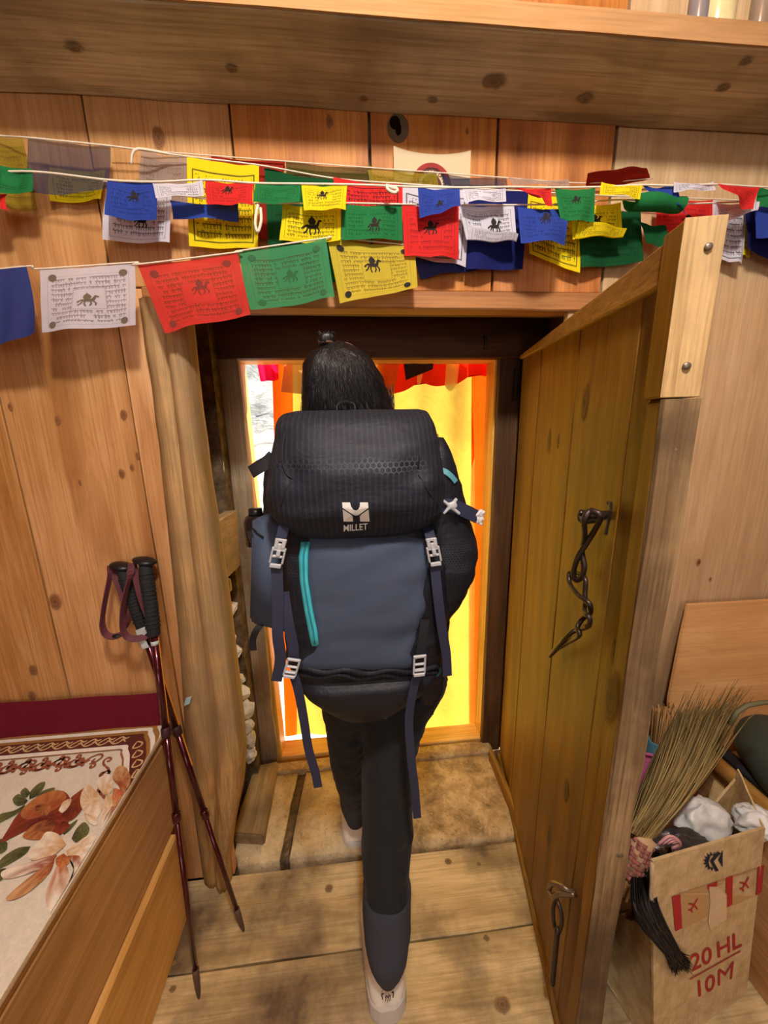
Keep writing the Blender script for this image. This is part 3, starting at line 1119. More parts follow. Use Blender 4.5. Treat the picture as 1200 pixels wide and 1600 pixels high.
# lower latch: pale iron eye with a hanging twisted hasp
mb = MB()
e0 = dpx(864, 1392, .03)
mb.tube(smoothline([dpx(898, 1396, .0), dpx(880, 1386, .022), dpx(864, 1380, .034), dpx(858, 1390, .036), dpx(864, 1402, .034), dpx(876, 1396, .026), dpx(898, 1398, .002)], 6), .0055, 8)
mb.build('latch_eye', M_IRONP, door)
mb = MB()
mb.tube(smoothline([dpx(866, 1396, .032), dpx(874, 1416, .028), dpx(878, 1438, .022), dpx(872, 1458, .020), dpx(866, 1445, .028), dpx(864, 1420, .030), dpx(870, 1400, .026)], 6), .0045, 8)
mb.tube(smoothline([dpx(871, 1450, .026), dpx(868, 1480, .024), dpx(865, 1512, .022), dpx(862, 1540, .022)], 6), [.004] + [.0065] * 17 + [.003], 8)
mb.build('chain_link', M_IRON, door)

hgp = at(804, 600, Y=1.352)
MB().box(hgp.x - .004, hgp.x + .004, 1.33, 1.36, hgp.z - .06, hgp.z + .05).build('hinge', M_IRON, door, .001)
# low base board beside the door foot
bb = struct('trim_8', label='low honey base board at the right of the threshold')
c0, c1 = at(764, 1170, Z=.07), at(803, 1262, Z=.07)
dirb = (c1 - c0).normalized()
nb = Vector((-dirb.y, dirb.x, 0))
if nb.x < 0:
    nb = -nb
c1 = c0 + dirb * .335
MB().hexa([p + Vector((0, 0, dz)) for dz, pts in ((-.07 - .01, 1), (0, 1)) for p in (c0, c1, c1 + nb * .016, c0 + nb * .016)]).build('base_board', W_DOORX, bb, .003)

# ------------------------------------------------------------------ the curtain outside the doorway
CY = 1.50
cur = thing('door_curtain', 'yellow curtain with orange borders and red-shaded top hung across the doorway outside', 'curtain', at(600, 1150, Y=CY))


def curtain_part(name, px, mat, nu, nv, amp=.02, yoff=0, fr=14, hem=None):
    """px: TL, TR, BR, BL"""
    a, b, c, d = [at(x, y, Y=CY + yoff) for x, y in px]
    mb = MB()

    def fn(u, v):
        p = d.lerp(c, u).lerp(a.lerp(b, u), v)
        k = .35 + .65 * v
        off = amp * (math.sin(p.x * fr * 3.1 + 1.3 * math.sin(p.z * 2.2)) * .6 + .6 * math.sin(p.x * fr * 1.3 + p.z * 3)) * k
        if hem and v < .001:
            p = p + Vector((0, 0, hem * math.sin(p.x * 28) - hem * .3 * math.sin(p.x * 61)))
        return p + Vector((0, off, 0))
    mb.grid(fn, nu, nv)
    return mb.build(name, mat, cur)


curtain_part('cloth', [(455, 548), (742, 548), (740, 1137), (462, 1149)], M_CURT, 90, 70)
curtain_part('border', [(424, 548), (456, 548), (464, 1149), (446, 1150)], M_CURTO, 10, 60)
curtain_part('border', [(738, 548), (790, 548), (778, 1140), (733, 1140)], M_CURTO, 10, 60, .006)
curtain_part('valance_shade', [(590, 540), (772, 540), (764, 588), (590, 616)], M_CURTR, 60, 14, .02, -.012, 16, .012)  # red cloth puts the shade of an outer valance into the colour
mb = MB()
oc = at(683, 686, Y=CY - .008)
for k in range(2):
    mb.tube(smoothline([oc + Vector((-.006, 0, -.002 + .012 * k)), oc + Vector((0, -.002, .009 + .01 * k)), oc + Vector((.007, 0, 0 + .008 * k)), oc + Vector((.002, -.002, -.009 + .012 * k)), oc + Vector((-.006, 0, -.002 + .012 * k))], 5), .0017, 5)
mb.build('ornament', plain('dark_orange_thread', srgb(190, 90, 10), .8), cur)


def outcloth(name, label, px, mat, yoff, amp=.008):
    a, b, c, d = [at(x, y, Y=CY + yoff) for x, y in px]
    mb = MB()
    mb.grid(lambda u, v: d.lerp(c, u).lerp(a.lerp(b, u), v) + Vector((0, amp * math.sin(u * 11 + v * 2), 0)), 16, 10)
    return tag(mb.build(name, mat, origin=d), label, 'flag')


outcloth('outdoor_flag', 'crimson cloth hanging outside in the top left corner of the doorway', [(396, 545), (434, 545), (436, 594), (407, 596)], M_OUTRED, -.02)
outcloth('outdoor_flag', 'sheer tan cloth hanging outside in the doorway left of the head', [(446, 545), (520, 545), (520, 622), (439, 612)], M_OUTBROWN, -.03)
outcloth('outdoor_flag', 'sheer amber cloth hanging outside in the doorway right of the head', [(570, 545), (629, 545), (612, 632), (570, 628)], cloth_mat('amber_outdoor_cloth', srgb(214, 140, 34), .5, .2, None), -.03)
outcloth('outdoor_flag', 'dark pointed cloth hanging outside over the red-shaded curtain top', [(628, 545), (679, 545), (676, 577), (634, 594)], M_OUTDARK, -.035, .004)

# ------------------------------------------------------------------ prayer flags
GRP = 'prayer flags strung above the doorway'
HORSE = [  # simple galloping horse with a jewel on its back, unit box
    [(-.9, -.1), (-.55, .12), (-.1, .1), (.35, .14), (.5, .42), (.62, .62), (.92, .46), (.96, .34), (.7, .34), (.62, .02), (.5, -.2), (.1, -.24), (-.4, -.2), (-.6, -.05), (-.82, -.3), (-.98, -.22)],
    [(-.5, -.16), (-.36, -.2), (-.52, -.5), (-.8, -.72), (-.9, -.64), (-.66, -.46)],
    [(-.3, -.2), (-.16, -.2), (-.2, -.56), (-.1, -.84), (-.24, -.86), (-.34, -.52)],
    [(.38, -.16), (.54, -.14), (.74, -.46), (.66, -.78), (.54, -.76), (.58, -.46)],
    [(.2, -.2), (.34, -.2), (.36, -.56), (.2, -.84), (.1, -.78), (.22, -.52)],
    [(-.26, .12), (.2, .14), (.34, .4), (.22, .66), (.04, .8), (-.04, 1.0), (-.14, .8), (-.32, .64), (-.4, .38)],
]


def flag(name, label, px, mat, Y=.9, Y2=None, amp=.006, horse=None, roll=None, flip=None, fr=1.0, ph=None, corners=False, nu=18, nv=14, hinked=M_INK):
    """px: TL, TR, BR, BL pixels on the plane Y (top) / Y2 (bottom).
    roll=(start, radius): the lower cloth curls up towards the room; flip=depth of a turned-up bottom edge"""
    Y2 = Y if Y2 is None else Y2
    a, b = at(*px[0], Y=Y), at(*px[1], Y=Y)
    c, d = at(*px[2], Y=Y2), at(*px[3], Y=Y2)
    ph = random.random() * 6 if ph is None else ph
    L = ((a - d).length + (b - c).length) / 2

    def fn(u, v):                      # v=1 at the string
        t = 1 - v
        if roll:
            s0, R = roll
            ln = t * L * 1.0
            l0 = s0 * L
            if ln > l0:
                ang = (ln - l0) * roll_k / R
                base = a.lerp(b, u) + (d.lerp(c, u) - a.lerp(b, u)) * s0
                dn_ = (d.lerp(c, u) - a.lerp(b, u)).normalized()
                p = base + dn_ * R * math.sin(ang) + Vector((0, -1, 0)) * R * (1 - math.cos(ang))
            else:
                p = a.lerp(b, u) + (d.lerp(c, u) - a.lerp(b, u)) * t
        else:
            p = d.lerp(c, u).lerp(a.lerp(b, u), v)
        off = amp * t ** .7 * (math.sin(u * 5.5 * fr + ph + t * 1.2) + .5 * math.sin(u * 11 * fr + ph * 2 + t * 3))
        sag = -.004 * math.sin(PI * u) * v
        return p + Vector((.35 * off, off - .003 * t, sag + .003 * mnoise.noise(Vector((u * 3, t * 3, ph)))))
    roll_k = 2.2
    mb = MB()
    mb.grid(fn, nu, nv)
    o = mb.build(name, mat, origin=(a + b) / 2)
    tag(o, label, 'flag', GRP)

    def decal(polys, nm, m=None):
        pb = MB()
        for poly in polys:
            q = []
            for (u, v) in poly:
                q.append(fn(u, v) + Vector((0, -.0009, 0)))
            pb.add(q, [tuple(range(len(q)))])
        q_ = pb.build(nm, m or hinked, o, fixn=False)
        if nm == 'corner_print':
            q_['kind'] = 'stuff'
    if horse:
        cx, cy, w_, h_ = horse
        w_, h_ = w_ * .88, h_ * .82
        decal([[(cx + x * w_, cy + y * h_) for x, y in poly] for poly in HORSE], 'horse_print')
    if corners:
        pl_ = []
        for (ux, vx) in ((.13, .86), (.87, .86), (.13, .10), (.87, .10)):
            pl_.append([(ux + .045 * math.cos(k * PI / 5), vx + .055 * math.sin(k * PI / 5)) for k in range(10)])
        decal(pl_, 'corner_print')
    if flip:
        e = MB()

        def ff(u, v):
            p = fn(.02 + u * .96, 0)
            return p + Vector((0, -.004 - .35 * flip * v, flip * v * (.9 - .5 * u) + .0))
        e.grid(ff, 12, 4)
        e.build('turned_up_edge', mat, o)
    return o


F = 'prayer_flag'
random.seed(5)
YA, YA2, YC, YB = .950, .962, .915, .885
# top string, close to the wall
flag(F, 'sheer ochre flag at the far left end of the top string', [(-45, 208), (35, 214), (63, 331), (0, 326)], FM['olive_sheer'], YA2)
flag(F, 'dull slate blue sheer flag, widest on the top string at far left', [(44, 215), (173, 228), (176, 299), (52, 304)], FM['slate_sheer'], YA - .015)
flag(F, 'small yellow flag peeping out under the slate blue flag', [(78, 262), (165, 266), (165, 315), (82, 316)], FM['yellow_mid'], YA2)
flag(F, 'sheer grey flag with script right of the white string knot', [(222, 234), (293, 245), (296, 330), (214, 300)], FM['grey_sheer'], YA2)
flag(F, 'tall yellow flag with bold black script and double border on the top string', [(292, 245), (405, 258), (405, 390), (298, 386)], FM['yellow_bold'], YA - .006, amp=.003)
flag(F, 'dark red flag mostly hidden behind the tall yellow flag', [(330, 243), (446, 251), (420, 378), (332, 372)], FM['maroon'], YA2 + .003)
flag(F, 'tall dark green flag right of the bold-script yellow flag', [(413, 262), (525, 281), (535, 440), (420, 452)], FM['dgreen_mid'], YA)
flag(F, 'sheer olive green flag at the top above the small yellow flag', [(447, 252), (578, 262), (575, 286), (448, 282)], cloth_mat('olive_green_sheer_cloth', srgb(70, 70, 26), .4, .2, None), YA2)
flag(F, 'red flag with fine script left of the paper poster on the back string', [(521, 276), (629, 288), (630, 352), (525, 346)], FM['red_bold'], YA - .003, amp=.003)
flag(F, 'sheer ochre flag across the foot of the paper poster', [(572, 258), (682, 268), (690, 330), (590, 330)], FM['olive_sheer'], YA2 - .002, amp=.003)
flag(F, 'tall white flag with bold border behind the red flag', [(627, 286), (735, 295), (727, 421), (628, 396)], FM['white_bold'], YA - .002)
flag(F, 'dark slate sheer flag right of the paper poster', [(690, 270), (791, 278), (796, 312), (695, 306)], FM['slate_sheer'], YA2 - .002)
flag(F, 'large navy flag hanging under the white flag with the turned-up hem', [(733, 294), (826, 298), (816, 421), (728, 423)], FM['navy'], YA - .006)
flag(F, 'dark blue flag showing its lower edge above the doorway lintel', [(640, 370), (745, 380), (748, 420), (656, 436)], FM['lblue'], YA2 + .002)
flag(F, 'tall yellow bold-script flag with a slanting hem right of the navy flag', [(822, 302), (912, 305), (905, 428), (826, 398)], FM['yellow_bold'], YA - .004, amp=.003)
flag(F, 'tall dark green flag below the yellow flag with the turned-up hem', [(902, 318), (1001, 330), (1004, 410), (906, 421)], FM['dgreen_mid'], YA - .002)
flag(F, 'rust red sheer flag curled upward at the top right', [(915, 292), (1016, 280), (1010, 262), (918, 270)], FM['maroon'], YA2, .93, .004)
flag(F, 'twisted greyish flag on the back string above the pointed red flag', [(795, 277), (888, 279), (890, 293), (800, 289)], FM['grey_sheer'], YA, amp=.004)
flag(F, 'red flag low behind the green curled flag at right', [(1026, 308), (1114, 312), (1113, 374), (1024, 366)], FM['red_mid'], YA - .012, horse=(.55, .45, .16, .2))
flag(F, 'white flag with heavy black script hanging lowest beside the door top', [(1112, 310), (1167, 322), (1155, 416), (1120, 402)], FM['white_bold'], YA)
flag(F, 'large navy flag at the right edge below the blue flag', [(1163, 322), (1262, 318), (1250, 424), (1164, 388)], FM['navy'], YA - .01)
flag(F, 'small yellow flag half hidden by the navy flag at right edge', [(1138, 330), (1180, 330), (1172, 402), (1142, 400)], FM['yellow_mid'], YA2)
# middle string
flag(F, 'tall white flag behind the first bright blue flag', [(170, 284), (268, 299), (271, 382), (163, 376)], FM['white_mid'], YC, .93, horse=(.52, .42, .15, .2))
flag(F, 'dark blue folded flag below the small white flag at left', [(265, 312), (372, 318), (370, 346), (270, 343)], FM['blue'], YC)
flag(F, 'yellow flag with black horse left of the wide green flag', [(442, 318), (532, 322), (533, 378), (440, 380)], FM['yellow_mid'], YC, horse=(.5, .48, .2, .36))
flag(F, 'wide green flag in the middle of the second string', [(533, 317), (628, 319), (628, 376), (533, 376)], FM['green_mid'], YC - .002, amp=.004, horse=(.55, .42, .14, .3))
flag(F, 'large bright red flag in the middle of the second string', [(628, 320), (717, 321), (716, 405), (631, 399)], FM['red_mid'], YC - .004, horse=(.5, .6, .17, .22))
flag(F, 'white flag with a horse and turned-up hem right of the red flag', [(716, 320), (803, 319), (806, 382), (728, 374)], FM['white_mid'], YC - .002, flip=.024, horse=(.6, .45, .16, .3))
flag(F, 'blue flag bowed outward right of the white turned-up flag', [(809, 323), (888, 325), (882, 383), (813, 381)], FM['blue_mid'], YC - .01, YC - .045, amp=.012, fr=.55, ph=2.2, horse=(.55, .7, .14, .25))
flag(F, 'yellow flag with turned-up hem below the small green flag', [(892, 318), (970, 316), (973, 370), (894, 374)], FM['yellow_mid'], YC - .004, flip=.03, horse=(.45, .5, .18, .3))
flag(F, 'dark green flag rolled into a tube right of the yellow flag', [(972, 312), (1058, 320), (1052, 345), (982, 352)], FM['green'], YC - .01, roll=(.25, .016))
flag(F, 'dark green flag drooping below the rolled green flag', [(1000, 346), (1040, 352), (1046, 394), (1010, 378)], FM['dgreen'], YC + .01)
flag(F, 'white flag twisted to a point below the curled red flag', [(1113, 318), (1187, 314), (1180, 332), (1110, 352)], FM['white_mid'], YC - .02, amp=.004)
flag(F, 'blue flag at the right edge over the larger navy one', [(1180, 328), (1262, 326), (1260, 378), (1180, 372)], FM['blue'], YC - .01)
# front string
flag(F, 'small red flag cut by the left edge of the photo', [(-40, 300), (12, 303), (15, 331), (-30, 337)], FM['red_mid'], YB + .02)
flag(F, 'small dark green flag at far left under the slate blue flag', [(-20, 252), (50, 262), (53, 301), (-20, 304)], FM['green_mid'], YB + .01)
flag(F, 'bright blue flag with faint horse, first on the front string', [(168, 281), (243, 283), (250, 347), (171, 340)], FM['blue_mid'], YB, horse=(.5, .65, .16, .22))
flag(F, 'small white flag folded short beside the first blue flag', [(238, 286), (316, 281), (318, 306), (244, 310)], FM['white_mid'], YB - .004, amp=.003)
flag(F, 'small red flag in front of the tall yellow bold-script flag', [(321, 281), (397, 283), (396, 324), (322, 318)], FM['red_mid'], YB, amp=.004, horse=(.45, .68, .15, .3))
flag(F, 'small dark green flag left of the small horse-print yellow flag', [(399, 286), (470, 286), (470, 318), (399, 318)], FM['green_mid'], YB, amp=.004)
flag(F, 'small yellow flag with black horse on the front string', [(471, 287), (543, 287), (540, 330), (474, 328)], FM['yellow_mid'], YB, amp=.003, horse=(.45, .62, .15, .3))
flag(F, 'small royal blue flag with a pointed hem in the middle', [(653, 292), (718, 293), (719, 326), (655, 340)], FM['blue_mid'], YB, amp=.004, horse=(.5, .4, .12, .2))
flag(F, 'small white flag right of the pointed blue flag', [(722, 293), (790, 293), (790, 315), (725, 316)], FM['white_mid'], YB, amp=.003)
flag(F, 'red flag narrowing to a point left of the small green flag', [(800, 291), (861, 293), (862, 324), (838, 310)], FM['red_mid'], YB)
flag(F, 'small green flag with dark horse right of the pointed red flag', [(867, 293), (930, 293), (928, 347), (875, 346)], FM['green_mid'], YB, amp=.004, horse=(.5, .65, .16, .22))
flag(F, 'small yellow flag blown upward near the door top', [(940, 284), (1004, 288), (1000, 311), (936, 305)], FM['yellow_mid'], YB, YB - .03, amp=.005)
flag(F, 'blue flag slanting down right of the blown-up yellow flag', [(1003, 289), (1056, 290), (1072, 334), (1030, 312)], FM['blue'], YB)
flag(F, 'small white flag turned back over the string at right', [(1053, 284), (1115, 283), (1117, 297), (1051, 301)], FM['white_mid'], YB - .01, amp=.003)
flag(F, 'bright red curled flag near the right edge', [(1120, 285), (1188, 291), (1178, 326), (1136, 312)], FM['red_mid'], YB - .01, YB - .03, amp=.012, fr=.6)
flag(F, 'small green flag at the right edge of the front string', [(1184, 294), (1240, 294), (1236, 332), (1182, 322)], FM['green'], YB + .01)
# low string of big flags across the left of the doorway
flag(F, 'large plain blue flag at the left edge of the low string', [(-70, 424), (41, 414), (68, 522), (-60, 545)], FM['lblue'], .88, .87, .012)
flag(F, 'large white flag with horse print on the low string', [(62, 420), (210, 409), (212, 508), (66, 520)], FM['white_fine'], .885, .88, .006, horse=(.52, .46, .13, .15), corners=True, hinked=plain('brown_ink', srgb(96, 84, 66), .9))
flag(F, 'large red flag with horse print on the low string', [(215, 414), (370, 394), (391, 491), (258, 521)], FM['lred_fine'], .89, .88, .006, horse=(.56, .56, .12, .17), corners=True, hinked=plain('dark_red_ink', srgb(110, 40, 30), .9))
flag(F, 'large green flag with faint horse print on the low string', [(374, 393), (509, 372), (526, 467), (392, 485)], FM['lgreen_fine'], .905, .895, .008, horse=(.52, .50, .12, .15), corners=True, hinked=plain('dark_green_ink', srgb(36, 84, 48), .9))
flag(F, 'large yellow flag with horse print at the upper end of the low string', [(511, 373), (648, 384), (652, 449), (532, 476)], FM['lyellow_fine'], .925, .91, .006, horse=(.48, .60, .12, .2), corners=True)


def cord(label, pts, r=.0016, knots=()):
    root = MB()
    root.tube(smoothline([at(x, y, Y=Y) for x, y, Y in pts], 8), r, 6)
    o = root.build('flag_cord', M_CORD, origin=at(pts[0][0], pts[0][1], Y=pts[0][2]))
    tag(o, label, 'cord')
    for kn in knots:
        k = MB()
        k.tube(smoothline([at(x, y, Y=Y) for x, y, Y in kn], 6), r * 1.5, 6)
        k.build('loose_end', M_CORD, o)
    return o


cord('white cord carrying the top row of flags near the wall', [(-80, 203, .95), (0, 212, .948), (44, 215, .93), (173, 228, .93), (290, 244, .944), (405, 258, .944), (525, 279, .95), (630, 287, .946), (735, 294, .945), (826, 299, .945), (912, 304, .946), (1010, 308, .945), (1115, 311, .94), (1260, 318, .94)],
     knots=[[(205, 256, .925), (207, 240, .92), (214, 233, .92), (230, 234, .925), (262, 240, .94)]])
cord('thin pale cord running beside the paper poster', [(173, 229, .945), (240, 236, .95), (330, 243, .958), (447, 252, .958), (578, 262, .957), (690, 270, .957), (795, 278, .952), (915, 286, .955), (1020, 279, .955)], .0012)
cord('white cord carrying the second row of flags', [(164, 284, .918), (170, 284, .916), (268, 303, .914), (372, 316, .914), (442, 318, .914), (533, 317, .912), (628, 319, .91), (717, 320, .91), (805, 320, .912), (890, 318, .91), (972, 312, .904), (1060, 318, .9), (1113, 317, .895), (1187, 315, .9), (1262, 322, .9)])
cord('white cord in front carrying the small row of flags', [(-60, 272, .9), (50, 268, .893), (168, 281, .884), (243, 284, .883), (320, 281, .884), (398, 286, .884), (471, 287, .884), (543, 288, .883), (600, 290, .883), (655, 292, .884), (720, 293, .884), (795, 292, .884), (866, 293, .884), (938, 292, .884), (1004, 289, .884), (1056, 290, .878), (1120, 288, .874), (1187, 292, .88), (1260, 294, .88)], .002,
     knots=[[(604, 289, .882), (606, 296, .878), (616, 301, .876), (622, 298, .878)], [(606, 290, .882), (612, 293, .876), (620, 295, .877), (621, 300, .876)],
            [(403, 320, .878), (400, 335, .876), (399, 352, .876), (403, 362, .878), (408, 345, .878), (407, 325, .88)]])
cord('white cord of the low big flags rising to the right', [(-100, 432, .886), (41, 416, .88), (62, 420, .884), (210, 410, .884), (215, 413, .885), (370, 394, .889), (374, 392, .9), (509, 372, .908), (520, 371, .92), (648, 384, .93)])

# paper poster on the boards, with a round seal
po = thing('paper_poster', 'curling aged paper sheet with a round dark red seal pinned above the flags', 'poster', at(674, 300, Y=WY))
pc = [at(614, 234, Y=WY - .004), at(733, 241, Y=WY - .004), at(733, 335, Y=WY - .004), at(615, 330, Y=WY - .004)]
mb = MB()
mb.grid(lambda u, v: pc[3].lerp(pc[2], u).lerp(pc[0].lerp(pc[1], u), v) + Vector((0, -.002 - .010 * (2 * abs(u - .5)) ** 3 * v, -.005 * math.sin(PI * u) * v)), 16, 10)
mb.build('sheet', M_PAPER, po)
sc_ = at(674, 292, Y=WY - .009)
ps = .0465
mb = MB()
n_ = 40
for r0_, r1_ in ((.80, 1.0),):
    mb.add([sc_ + Vector((ps * r_ * math.cos(2 * PI * k / n_), 0, ps * r_ * math.sin(2 * PI * k / n_))) for r_ in (r0_, r1_) for k in range(n_)], [(k, (k + 1) % n_, n_ + (k + 1) % n_, n_ + k) for k in range(n_)])
mb.build('seal_ring', M_SEAL, po)
mb = MB()
mb.add([sc_ + Vector((ps * .76 * math.cos(2 * PI * k / n_), 0, ps * .76 * math.sin(2 * PI * k / n_))) for k in range(n_)], [tuple(range(n_))])
mb.build('seal_centre', M_SEALD, po)
mb = MB()
for k in range(14):
    a = PI * (.08 + .84 * k / 13)
    c = sc_ + Vector((ps * .60 * math.cos(a), -.0006, ps * .60 * math.sin(a)))
    u_ = Vector((-math.sin(a), 0, math.cos(a)))
    w_ = Vector((math.cos(a), 0, math.sin(a)))
    mb.add([c - u_ * .0026 - w_ * .004, c + u_ * .0026 - w_ * .004, c + u_ * .0018 + w_ * .004, c - u_ * .0018 + w_ * .003], [(0, 1, 2, 3)])
mb.build('seal_lettering', M_PAPER, po)

# ------------------------------------------------------------------ the hiker
random.seed(3)
M_SKIN = plain('skin', srgb(196, 142, 112), .55, nscale=80, namt=.1, spec=.4)
M_TROU = plain('black_softshell', srgb(20, 24, 26), .8, nscale=500, namt=.25, bump=.25, dist=.0015, sheen=.05, blot=9)
M_CUFF = plain('charcoal_cuff_cloth', srgb(52, 54, 62), .85, nscale=500, namt=.2, bump=.3, dist=.0015)
M_JACK = plain('dark_navy_jacket_cloth', srgb(24, 22, 36), .7, nscale=300, namt=.2, bump=.2)


def hair_mat():
    t = NT('black_hair')
    c = t.mapping(t.obj(), (160, 160, 9))
    n = t.noise(c, 1, 3, .6)
    col = t.ramp(n, [(.35, srgb(8, 7, 8)), (.6, srgb(26, 22, 22)), (.8, srgb(56, 46, 44))])
    return t.done(t.bsdf(col, .42, 0, t.bump(n, .8, .004), .5))


M_HAIR = hair_mat()
M_SHOE = plain('cream_suede', srgb(232, 224, 206), .8, nscale=300, namt=.15, bump=.2)
M_SOLE = plain('pale_grey_sole', srgb(196, 192, 180), .7, nscale=200, namt=.15)
M_MARK = plain('dark_grey_print', srgb(66, 60, 56), .8)
M_EYE = plain('eye_white', srgb(230, 226, 220), .25, namt=.02)
M_IRIS = plain('dark_iris', srgb(36, 24, 18), .2)
M_LIP = plain('lip', srgb(168, 92, 84), .5)

per = thing('person', 'person in black trousers and cream shoes stepping out through the doorway under a backpack', 'person', (.03, .85, 0))


def loft(rings, n=36, ex=2.6, caps=True, Xk=.42, wr=0, seed=0, sub=4, wf=16):
    """rings: (y_px, x_left_px, x_right_px, Y_front, Y_back) -> closed skin through them"""
    R = []
    for (y, xl_, xr_, yf, yb) in rings:
        Ym = yf + (yb - yf) * Xk
        a, b = at(xl_, y, Y=Ym), at(xr_, y, Y=Ym)
        z = at((xl_ + xr_) / 2, y, Y=yf + .15 * (yb - yf)).z
        R.append(((a.x + b.x) / 2, (b.x - a.x) / 2, (yf + yb) / 2, (yb - yf) / 2, z))
    # refine with Catmull-Rom
    if sub > 1:
        P5 = [np.array(r) for r in R]
        P5 = [2 * P5[0] - P5[1]] + P5 + [2 * P5[-1] - P5[-2]]
        R = []
        for i in range(1, len(P5) - 2):
            for k in range(sub):
                t = k / sub
                a, b, c, d = P5[i - 1:i + 3]
                R.append(.5 * (2 * b + (c - a) * t + (2 * a - 5 * b + 4 * c - d) * t * t + (3 * b - a - 3 * c + d) * t ** 3))
        R.append(P5[-2])
    vs = []
    for (cx, hx, cy, hy, z) in R:
        for k in range(n):
            a = 2 * PI * k / n
            ca, sa = math.cos(a), math.sin(a)
            e = 2 / ex
            p = Vector((cx + max(hx, .004) * math.copysign(abs(ca) ** e, ca), cy + max(hy, .004) * math.copysign(abs(sa) ** e, sa), z))
            if wr:
                q = p * wf + Vector((seed, 0, 0))
                d = mnoise.noise(q) * .6 + mnoise.noise(Vector((q.x * .8, q.y * .8, q.z * 2.6))) * .8
                p = p + Vector((ca, sa, .3)) * wr * d
            vs.append(p)
    m = len(R)
    fs = [(i * n + k, i * n + (k + 1) % n, (i + 1) * n + (k + 1) % n, (i + 1) * n + k) for i in range(m - 1) for k in range(n)]
    if caps:
        fs += [tuple(range(n)), tuple(range((m - 1) * n, m * n))]
    mb = MB()
    mb.add(vs, fs, smooth=True)
    return mb


# joints (world)
HIP = Vector((.035, .90, .90))
J = dict(pel=HIP, spine=(.03, .905, 1.05), chest=(.02, .915, 1.24), nb=(.008, .935, 1.385), neck=(.0, .950, 1.43), head=(-.008, .955, 1.512),
         rh=(.085, .875, .86), rk=(.062, .785, .48), ra=(.048, .690, .105), lh=(-.035, .92, .86), lk=(-.025, 1.0, .47), la=(-.028, 1.060, .085),
         rs=(.150, .935, 1.325), re=(.215, .940, 1.09), rw=(.115, 1.08, 1.18), ls=(-.140, .935, 1.325), le=(-.190, .940, 1.09), lw=(-.105, 1.08, 1.18))
J = {k: Vector(v) for k, v in J.items()}


def limb(mb, js, rs, n=14, k=5):
    pts = smoothline(js, k)
    rr = np.interp(np.linspace(0, len(rs) - 1, len(pts)), range(len(rs)), rs)
    mb.tube(pts, list(rr), n)


bd = MB()
limb(bd, [J['pel'] - Vector((0, 0, .06)), J['pel'], J['spine'], J['chest'], J['nb'] - Vector((0, 0, .02))], [.07, .105, .105, .12, .07], 20)
bd.ellipsoid(J['pel'], (.13, .085, .10))
bd.ellipsoid(J['chest'] + Vector((0, 0, .02)), (.150, .095, .13))
limb(bd, [J['nb'] - Vector((0, 0, .03)), J['neck'], J['head'] - Vector((0, -.01, .05))], [.058, .050, .052])
for s in 'rl':
    limb(bd, [J[s + 'h'], J[s + 'h'].lerp(J[s + 'k'], .5), J[s + 'k'], J[s + 'k'].lerp(J[s + 'a'], .35), J[s + 'a']], [.07, .052, .038, .036, .028])
    bd.ellipsoid(J[s + 'a'] + Vector((0, .07, -.045)), (.036, .115, .03))
    limb(bd, [J['nb'].lerp(J[s + 's'], .4), J[s + 's'], J[s + 's'].lerp(J[s + 'e'], .5), J[s + 'e']], [.06, .056, .045, .038])
    limb(bd, [J[s + 'e'], J[s + 'e'].lerp(J[s + 'w'], .5), J[s + 'w']], [.040, .035, .025])
# head: skull, jaw, nose, brow, ears
Hd = J['head']
bd.ellipsoid(Hd + Vector((0, 0, .012)), (.075, .092, .098), 24, 16)
bd.ellipsoid(Hd + Vector((0, .030, -.052)), (.055, .058, .05), 20, 12)
bd.ellipsoid(Hd + Vector((0, .075, -.090)), (.022, .018, .016))
bd.tube([Hd + Vector((0, .088, .022)), Hd + Vector((0, .100, -.002)), Hd + Vector((0, .108, -.022)), Hd + Vector((0, .094, -.03))], [.008, .010, .014, .010], 10)
for s in (-1, 1):
    bd.ellipsoid(Hd + Vector((s * .076, .005, -.008)), (.010, .020, .030), 12, 8)
    bd.ellipsoid(Hd + Vector((s * .03, .080, .030)), (.022, .010, .007), 12, 8)
    bd.ellipsoid(Hd + Vector((s * .042, .065, -.02)), (.022, .016, .018), 12, 8)
# hands closed round the shoulder straps: palm, four curled fingers and a thumb each
STRAPX = .098
for s, sg in (('r', 1), ('l', -1)):
    W = J[s + 'w']
    pc_ = W + Vector((-sg * .018, .035, .012))
    bd.tube([W, pc_ - Vector((0, .012, 0)), pc_ + Vector((-sg * .012, .020, .006))], [.024, .030, .030], 12, flat=1.15)
    for f in range(4):
        z = .030 - f * .018
        L = (.9, 1.0, .95, .78)[f]
        b0 = pc_ + Vector((-sg * .010, .028, z * .9))
        b1 = b0 + Vector((-sg * .020, .022 * L, .002))
        b2 = b1 + Vector((-sg * .026 * L, -.006, -.002))
        b3 = b2 + Vector((-sg * .008, -.022 * L, -.002))
        bd.tube(smoothline([b0, b1, b2, b3], 3), [.0098, .0095, .0092, .009, .0088, .0085, .0082, .008, .0078, .0072], 8)
    t0 = pc_ + Vector((-sg * .004, .002, .026))
    bd.tube(smoothline([t0, t0 + Vector((-sg * .016, -.006, .020)), t0 + Vector((-sg * .038, .004, .024))], 4), [.012, .0115, .011, .0105, .010, .0098, .0095, .009, .008], 8)
body = remesh(bd, .0062, 3).build('body', M_SKIN, per)
